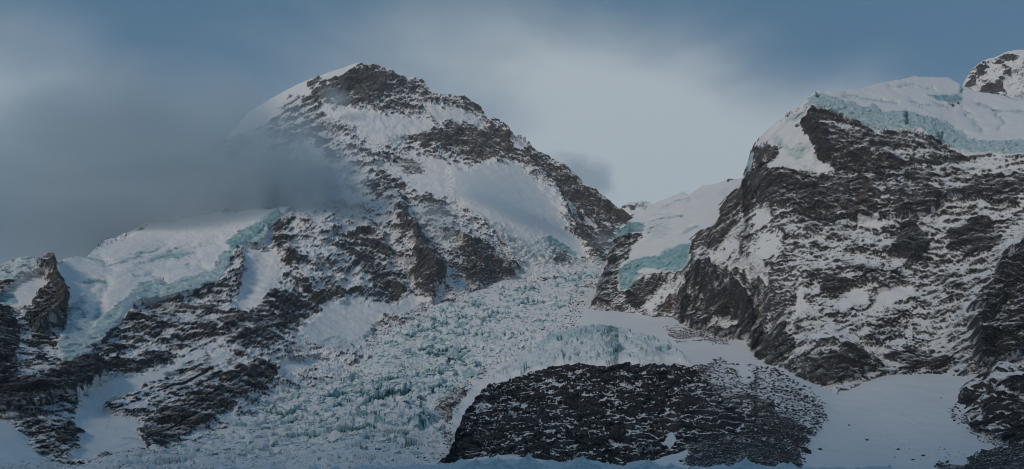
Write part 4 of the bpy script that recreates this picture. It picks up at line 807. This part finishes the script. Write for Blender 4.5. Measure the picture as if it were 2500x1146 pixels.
topG = [(-300, 1152), (300, 1150), (700, 1143), (886, 1138), (1029, 1134), (1119, 1126), (1162, 1122), (1215, 1120), (1260, 1122), (1290, 1117), (1330, 1128), (1370, 1128), (1424, 1118), (1470, 1126), (1510, 1134), (1560, 1126), (1615, 1130), (1660, 1138), (1720, 1138), (1780, 1132), (1819, 1124), (1860, 1138), (1920, 1134), (1960, 1142), (2171, 1142), (2400, 1152), (2760, 1155)]
G = Sheet(-300, 2760, 3.4, topG, [(-300, 2300), (2760, 2300)], 150, [(x, 1120, 262) for x in range(-300, 2800, 300)] + [(x, 1250, 150) for x in range(-300, 2800, 300)] + [(x, 2300, 14) for x in range(-300, 2800, 300)], back=14, bd=(0, .25, -.05))
G.field(snow=.7, ice=.16, tint=0)
Bg = G.B
G.h = (.45 * facet(Bg[..., 0] + 3 * fbm(Bg, 8, 2, .5, 5), Bg[..., 1] * .4, 7, 1) + .8 * ridged(Bg, 9, 3, .5, 123) + .3 * fbm(Bg, 3, 4, .6, 121)).astype(f32)
G.P = Bg.copy(); G.P[..., 2] += (G.h - 1.0) * np.clip((Bg[..., 1] - 12) / 60, .1, 1)
nz = np.abs(G.normals()[..., 2]); G.f['ice'] = (G.f['ice'] + .4 * sst(.9, .4, nz)).astype(f32)
tag(grid_mesh('glacier', G, np.ones(G.reg[:-1, :-1].shape, bool), M_FORE, False), 'near pale blue glacier ice along the bottom edge', 'glacier', None, 'structure')
print('ground', time.time() - T0)

# ================================================================== small things
def hull(name, npts, seed, sq=(1, 1, 1), mat=None, power=1.0):
    """an angular lump: the hull of a few random points"""
    rr = np.random.RandomState(seed); p = rr.normal(size=(npts, 3)); p /= np.linalg.norm(p, axis=1)[:, None]
    p = np.sign(p) * np.abs(p) ** power; p *= (.8 + .4 * rr.rand(npts, 1)) * np.array(sq)
    bm = bmesh.new()
    for q in p: bm.verts.new(q)
    r = bmesh.ops.convex_hull(bm, input=bm.verts)
    bmesh.ops.delete(bm, geom=[g for g in r['geom_interior'] if isinstance(g, bmesh.types.BMVert)], context='VERTS')
    me = bpy.data.meshes.new(name); bm.to_mesh(me); bm.free(); me.materials.append(mat); return me
def put(name, me, loc, size, rz, label, cat, group, tilt=(0, 0)):
    o = bpy.data.objects.new(name, me); C.objects.link(o); o.location = loc; o.scale = size; o.rotation_euler = (tilt[0], tilt[1], rz)
    return tag(o, label, cat, group)
def on(s, px, py):
    """the point of a built sheet nearest a picture point"""
    i = np.argmin((s.PX - px) ** 2 + (s.PY - py) ** 2); return s.P.reshape(-1, 3)[i]
t = NT('serac_ice')
geo = t.n('ShaderNodeNewGeometry'); sx = t.n('ShaderNodeSeparateXYZ'); t.t.links.new(geo.outputs['Normal'], sx.inputs[0])
tb = t.mix(t.ramp(t.noise(.12, 5, .7, (1, 1, 2)), .3, .7), (.14, .36, .39, 1), (.50, .66, .69, 1))
tb = t.mix(t.ramp(t.noise(.035, 2, .5), .55, .7), tb, (.09, .20, .22, 1))
M_SERAC = t.finish(t.mix(t.ramp(t.math('ADD', sx.outputs[2], t.math('MULTIPLY', t.math('SUBTRACT', t.noise(.2, 4, .7), .5), 1.1)), .0, .45), tb, SNOW), .6, t.noise(.25, 5, .7), .6, 1.5)
t = NT('boulder_rock')
geo = t.n('ShaderNodeNewGeometry'); sx = t.n('ShaderNodeSeparateXYZ'); t.t.links.new(geo.outputs['Normal'], sx.inputs[0])
M_BOULDER = t.finish(t.mix(t.ramp(t.math('ADD', sx.outputs[2], t.math('MULTIPLY', t.math('SUBTRACT', t.noise(.8, 4, .7), .5), .8)), .75, .9), t.mix(t.noise(.6, 4, .6), (.02, .02, .02, 1), (.06, .055, .052, 1)), SNOW), .8)

# seracs: the big blocks that stand out of the icefall, each a thing
rr = np.random.RandomState(5)
blocks = [hull('serac_block', 16, 100 + i, (1, .8, .9), M_SERAC, .6) for i in range(10)]
sel = np.argwhere((V.f['chunk'] > .55) & (V.PY < 1120) & (V.PX > 120) & (V.f['debris'] < .3))
hi = (V.h - blur(V.h, 6))[sel[:, 0], sel[:, 1]]
pick = sel[rr.choice(len(sel), 2600, replace=False)]
taken = []
NAMED = [((1052, 1034), (17, 8, 13), 'grey striped ice block with flat front left of the dark mound foot'), ((1275, 752), (10, 8, 9), 'thin upright ice fin high on the right side of the icefall'),
         ((1110, 870), (17, 12, 15), 'big dark turquoise ice block above the blue hollow in the icefall'), ((1020, 855), (11, 9, 14), 'tall rounded turquoise ice tower left of the blue hollow'),
         ((1150, 920), (20, 10, 17), 'tall grey ice wall block at the right edge of the icefall'), ((1345, 745), (26, 9, 9), 'long dark ice block lying across the upper icefall')]
for (x, y), sz, lab in NAMED:
    p = on(V, x, y); taken.append((x, y))
    put('serac', blocks[len(taken) % 10], (p[0], p[1], p[2] + sz[2] * .3), sz, rr.rand() * 6, lab, 'ice block', 'seracs in the icefall', (rr.normal() * .1, rr.normal() * .1))
for r0, c0 in pick:
    if len(taken) >= 300: break
    x, y = V.PX[r0, c0], V.PY[r0, c0]; d = V.B[r0, c0, 1]
    gap = 11 * 1800 / d
    if any(abs(x - a) < gap * 1.4 and abs(y - b) < gap * .8 for a, b in taken): continue
    taken.append((x, y)); p = V.P[r0, c0]
    sz = (4.5 + 5.5 * rr.rand() ** 2) * (.75 + .25 * d / 1800)
    tall = .6 + .6 * rr.rand()
    look = 'tall' if tall > 1.0 else ('low flat' if tall < .75 else 'angular')
    left_edge = np.interp(x, [a for a, b, c in AC], [b for a, b, c in AC])
    if y < 740: zone = 'in the narrow upper icefall below the notch'
    elif y - left_edge < 45: zone = 'beside the left rubble edge of the icefall'
    elif x > 1150 and y > 800: zone = 'on the right side of the icefall above the terrace'
    elif y < 820: zone = 'in the bright upper middle of the icefall'
    elif y < 920 and x > 980: zone = 'around the blue hollow in mid icefall'
    elif y < 960: zone = 'in the left middle of the icefall'
    elif x > 850: zone = 'in the lower icefall left of the dark mound'
    else: zone = 'in the flat lower left end of the icefall'
    put('serac', blocks[rr.randint(10)], (p[0], p[1], p[2] + sz * .1), (sz * (1 + .6 * rr.rand()), sz, sz * tall), rr.rand() * 6,
        look + ' ice block ' + zone, 'ice block', 'seracs ' + zone, (rr.normal() * .25, rr.normal() * .25))
# rubble and broken ice too small to pick apart: one mesh each
def scatter(name, parent, mask, n, lo, hi_, mat, seed, npts=9, sink=.2, power=1.0, near=1050.0):
    r2 = np.random.RandomState(seed)
    tm = []
    for i in range(8):
        me = hull('lump', npts, seed * 10 + i, (1.1, .9, .8), mat, power)
        v = np.empty(len(me.vertices) * 3, f32); me.vertices.foreach_get('co', v)
        tm.append((v.reshape(-1, 3), np.array([p.vertices[:] for p in me.polygons], np.int32))); bpy.data.meshes.remove(me)
    ij = np.argwhere(mask)
    if len(ij) == 0: return
    ij = ij[r2.randint(0, len(ij), n)]
    vs_, fs_, k = [], [], 0
    for q, (a, b) in enumerate(ij):
        v, fc = tm[q % 8]; p = V.P[a, b]
        sz = (lo + (hi_ - lo) * r2.rand() ** 3) * p[1] / near
        c, sn_ = math.cos(q * 2.4), math.sin(q * 2.4)
        w = v * sz * np.array([1, 1, .6 + .6 * r2.rand()], f32); w = np.stack([w[:, 0] * c - w[:, 1] * sn_, w[:, 0] * sn_ + w[:, 1] * c, w[:, 2] + .3 * w[:, 0] * math.sin(q)], 1)
        vs_.append(w + p + np.array([r2.normal() * .8, r2.normal() * .8, sz * (.5 - sink) - .2], f32)); fs_.append(fc + k); k += len(v)
    vs_ = np.concatenate(vs_); fs_ = np.concatenate(fs_)
    me = bpy.data.meshes.new(name); me.vertices.add(len(vs_)); me.vertices.foreach_set('co', vs_.astype(f32).ravel())
    me.loops.add(fs_.size); me.loops.foreach_set('vertex_index', fs_.astype(np.int32).ravel())
    me.polygons.add(len(fs_)); me.polygons.foreach_set('loop_start', np.arange(0, fs_.size, 3, dtype=np.int32)); me.update(calc_edges=True)
    me.materials.append(mat); o = bpy.data.objects.new(name, me); C.objects.link(o)
    o.parent = parent; o.location = -parent.location; o['kind'] = 'stuff'
view = (V.PX > -60) & (V.PX < 2560) & (V.PY < 1150)
rg = lambda k: V.reg == V.regs.index(k) if k in V.regs else np.zeros(V.reg.shape, bool)
scatter('rocks', talus, view & (V.f['debris'] > .35) & (V.PX > 1600) & (V.PX < 2080) & (V.PY > 850), 7000, .7, 2.6, M_BOULDER, 31)
scatter('rocks', bank, view & rg('bank/rubble'), 2200, .6, 2.6, M_BOULDER, 32)
scatter('rocks', debrisf, view & rg('debris_field/rubble#a'), 1300, .6, 1.9, M_BOULDER, 33, near=1400.0)
scatter('rocks', moraine, view & (rg('moraine/debris_ridge#a') | rg('moraine/debris_ridge#b') | rg('moraine/debris_ridge#c')), 3000, .8, 2.4, M_BOULDER, 34, near=1500.0)
_b = np.abs(d_line(V.PX, V.PY, Z(8, (1115, 850), (1150, 885), (1280, 985), (1390, 1030))))
scatter('rocks', outcrop, view & (_b < 16 + 10 * V.RG), 520, .6, 2.2, M_BOULDER, 36)
scatter('ice_rubble', icefall, view & (V.f['chunk'] > .3) & (V.f['debris'] < .4), 7000, 1.0, 4.2, M_SERAC, 35, 10, .35, .7, 1700.0)
# boulders lying on the snow fan
lumps = [hull('boulder_lump', 18, 200 + i, (1, .9, .75), M_BOULDER, .8) for i in range(6)]
FANB = [((855, 660), 7, 'small dark boulder high on the snow fan below the rock face'), ((572, 922), 6, 'lone dark boulder on the left half of the snow fan'), ((668, 998), 9, 'black boulder low on the snow fan left of centre'), ((424, 1048), 9, 'flat dark boulder near the talus edge at the bottom of the fan'),
        ((514, 1048), 3, 'tiny dark boulder right of the flat boulder on the fan'), ((825, 1048), 8, 'dark boulder among pebbles at the bottom middle of the fan'), ((900, 1102), 8, 'dark boulder at the very bottom of the snow fan'), ((952, 1082), 9, 'larger brown boulder near the bottom right of the fan'),
        ((1105, 873), 5, 'small boulder on the fan beside the right outcrop'), ((1120, 832), 8, 'grey boulder touching the left tip of the right outcrop'), ((1045, 780), 4, 'tiny boulder on the upper right part of the fan'), ((1198, 1103), 14, 'big dark boulder at the left end of the corner rubble bank'),
        ((1255, 1075), 9, 'dark boulder on top of the corner rubble bank'), ((298, 857), 9, 'dark boulder on the debris slope facing the snow fan'), ((1085, 1110), 5, 'small boulder just left of the corner rubble bank')]
for i, ((zx, zy), w, lab) in enumerate(FANB):
    x, y = Z(8, (zx, zy))[0]; p = on(V, x, y); r0 = max(w, 3) / 2.0986 * p[1] / F
    put('boulder', lumps[i % 6], (p[0], p[1], p[2] + r0 * .35), (r0 * 1.15, r0, r0 * .9), rr.rand() * 6, lab, 'boulder', 'boulders on the snow fan')
for i in range(46):
    x, y = Z(8, (780 + 420 * rr.rand(), 1000 + 110 * rr.rand()))[0]; p = on(V, x, y); r0 = (.6 + 1.2 * rr.rand() ** 2) * p[1] / F * 1.3
    put('boulder', lumps[i % 6], (p[0], p[1], p[2] + r0 * .3), (r0 * 1.2, r0, r0 * .8), rr.rand() * 6, 'small dark stone scattered over the lower right of the snow fan', 'stone', 'stones at the foot of the snow fan')
# ice pinnacles on the near glacier
def pinnacle(name, seed, w, hgt):
    a = np.linspace(0, 2 * math.pi, 26, endpoint=False); q = np.linspace(0, 1, 12)
    A2, Q = np.meshgrid(a, q); rad = w * (1 - Q) ** 1.6 + .02
    P = np.stack([np.cos(A2) * rad, np.sin(A2) * rad * .6, Q * hgt - .5], -1).astype(f32)
    n1 = fbm(P + seed * 31.0, 2.6, 4, .6, seed); n2 = fbm(P + seed * 11.0, 5, 2, .5, seed + 3)
    P[..., 0] += n1 * .35 + n2 * 1.1 * Q; P[..., 1] += n1 * .3; P[..., 2] += n1 * .25 * (1 - Q)
    nc = len(a); F4 = [(r * nc + c, r * nc + (c + 1) % nc, (r + 1) * nc + (c + 1) % nc, (r + 1) * nc + c) for r in range(len(q) - 1) for c in range(nc)]
    me = bpy.data.meshes.new(name); me.from_pydata(P.reshape(-1, 3).tolist(), [], F4); me.materials.append(M_SERAC2); return me
t = NT('pinnacle_ice')
M_SERAC2 = t.finish(t.mix(t.ramp(t.noise(.8, 5, .7), .35, .65), (.45, .58, .62, 1), (.78, .81, .84, 1)), .5, t.noise(2.5, 5, .7), .6, .3)
PIN = [(1162, 1118, 'small ice pinnacle at the left end of the near ice edge'), (1215, 1113, 'low ice hump left of the tallest pinnacle on the near ice edge'), (1292, 1105, 'tallest sharp ice pinnacle on the near ice edge below the mound'), (1424, 1110, 'broad pointed ice pinnacle right of the tallest one'), (1581, 1117, 'rounded ice pinnacle below the middle of the dark mound'),
       (1640, 1128, 'low ice hump between two pinnacles below the mound'), (1819, 1114, 'sharp ice pinnacle below the right end of the mound'), (1852, 1130, 'small ice pinnacle just right of the sharp one'), (1924, 1127, 'ice pinnacle at the foot of the debris slope'), (2171, 1134, 'tiny lone ice pinnacle below the snow fan')]
for i, (x, y, lab) in enumerate(PIN):
    tip = place(np.array(float(x)), np.array(float(y)), 236.0); base = on(G, x, 1146)
    hgt = max(tip[2] - (CAM[2] - 4.6), 1.2) + 1.2
    o = bpy.data.objects.new('ice_pinnacle', pinnacle('ice_pinnacle', i + 1, 2.6 * hgt ** .7, hgt)); C.objects.link(o); o.location = (tip[0], 236, tip[2] - hgt + .5)
    tag(o, lab, 'ice pinnacle', 'ice pinnacles on the near glacier')
print('things', time.time() - T0)

# ================================================================== clouds and haze
def cloud_mat(name, dens, nscale, thr, soft, colr, nz_amt=1.0, detail=4):
    t = NT(name)
    tcx = t.n('ShaderNodeTexCoord'); ln = t.n('ShaderNodeVectorMath', operation='LENGTH'); t.t.links.new(tcx.outputs['Object'], ln.inputs[0])
    t.co = t.n('ShaderNodeNewGeometry').outputs['Position']
    nn = t.noise(nscale, detail, .55, (1, 1, 1.3), .6)
    d = t.math('SUBTRACT', 1.0, ln.outputs['Value'])
    d = t.math('ADD', d, t.math('MULTIPLY', t.math('SUBTRACT', nn, .5), nz_amt))
    inside = t.ramp(ln.outputs['Value'], 1.0, .8)
    d = t.math('MULTIPLY', t.math('MULTIPLY', t.ramp(d, thr, thr + soft), inside), dens)
    v = t.n('ShaderNodeVolumePrincipled'); v.inputs['Color'].default_value = colr; v.inputs['Anisotropy'].default_value = .1
    t.put(v.inputs['Density'], d)
    o = t.n('ShaderNodeOutputMaterial'); t.t.links.new(v.outputs[0], o.inputs['Volume']); return t.m
def cloud(px, py, Y, sx, sy, sz, mat, label, tilt=0.0):
    """sx, sz in picture points at distance Y, sy in metres"""
    me = bpy.data.meshes.new('cloud'); bm = bmesh.new(); bmesh.ops.create_icosphere(bm, subdivisions=3, radius=1.0); bm.to_mesh(me); bm.free(); me.materials.append(mat)
    o = bpy.data.objects.new('cloud', me); C.objects.link(o)
    o.location = place(np.array(float(px)), np.array(float(py)), float(Y)); o.scale = (sx * Y / F, sy, sz * Y / F); o.rotation_euler = (0, tilt, 0)
    return tag(o, label, 'cloud', 'clouds about the peak', 'stuff')
CB = cloud_mat('cloud_bank', .0075, .0026, .02, .5, CLOUD_COL, 1.35, 5)
CW = cloud_mat('cloud_wisp', .009, .006, .12, .8, CLOUD_COL, 1.3, 4)
cloud(300, 420, 2700, 700, 320, 360, CB, 'large grey cloud bank hiding the left ridge of the peak', .06)
cloud(620, 455, 2780, 340, 150, 175, CB, 'grey right end of the cloud bank lying over the lower face of the peak', .15)
cloud(120, 560, 2900, 420, 200, 130, CB, 'low grey cloud resting behind the glacier shelf at the left edge')
cloud(790, 455, 2850, 150, 110, 90, CW, 'pale cloud puff at the right end of the cloud bank')
cloud(1210, 470, 3080, 200, 110, 100, CW, 'grey cloud drifting across the snow field below the right ridge', .35)
cloud(818, 240, 3420, 70, 60, 45, CW, 'small wisp of cloud against the dark summit rocks', .6)
cloud(1475, 590, 3050, 60, 60, 50, CW, 'faint wisp of cloud in the notch at the head of the icefall')
cloud(1060, 530, 2800, 110, 70, 60, CW, 'thin veil of cloud over the rocks left of the broad snow field')
cloud(1420, 430, 3900, 150, 120, 80, CW, 'thin dark wisp rising behind the right ridge of the peak', .4)
me = bpy.data.meshes.new('haze'); bm = bmesh.new(); bmesh.ops.create_cube(bm, size=1.0); bm.to_mesh(me); bm.free()
t = NT('haze_air'); vp = t.n('ShaderNodeVolumePrincipled'); vp.inputs['Color'].default_value = (.90, .93, .97, 1); vp.inputs['Density'].default_value = HAZE
o = t.n('ShaderNodeOutputMaterial'); t.t.links.new(vp.outputs[0], o.inputs['Volume']); me.materials.append(t.m)
hz = bpy.data.objects.new('haze', me); C.objects.link(hz)
hz.scale = (18400, 18800, 3900); hz.location = (0, 5000, -56 + 1950); tag(hz, 'thin pale haze filling the valley air', 'haze', None, 'stuff')
print('all', time.time() - T0)
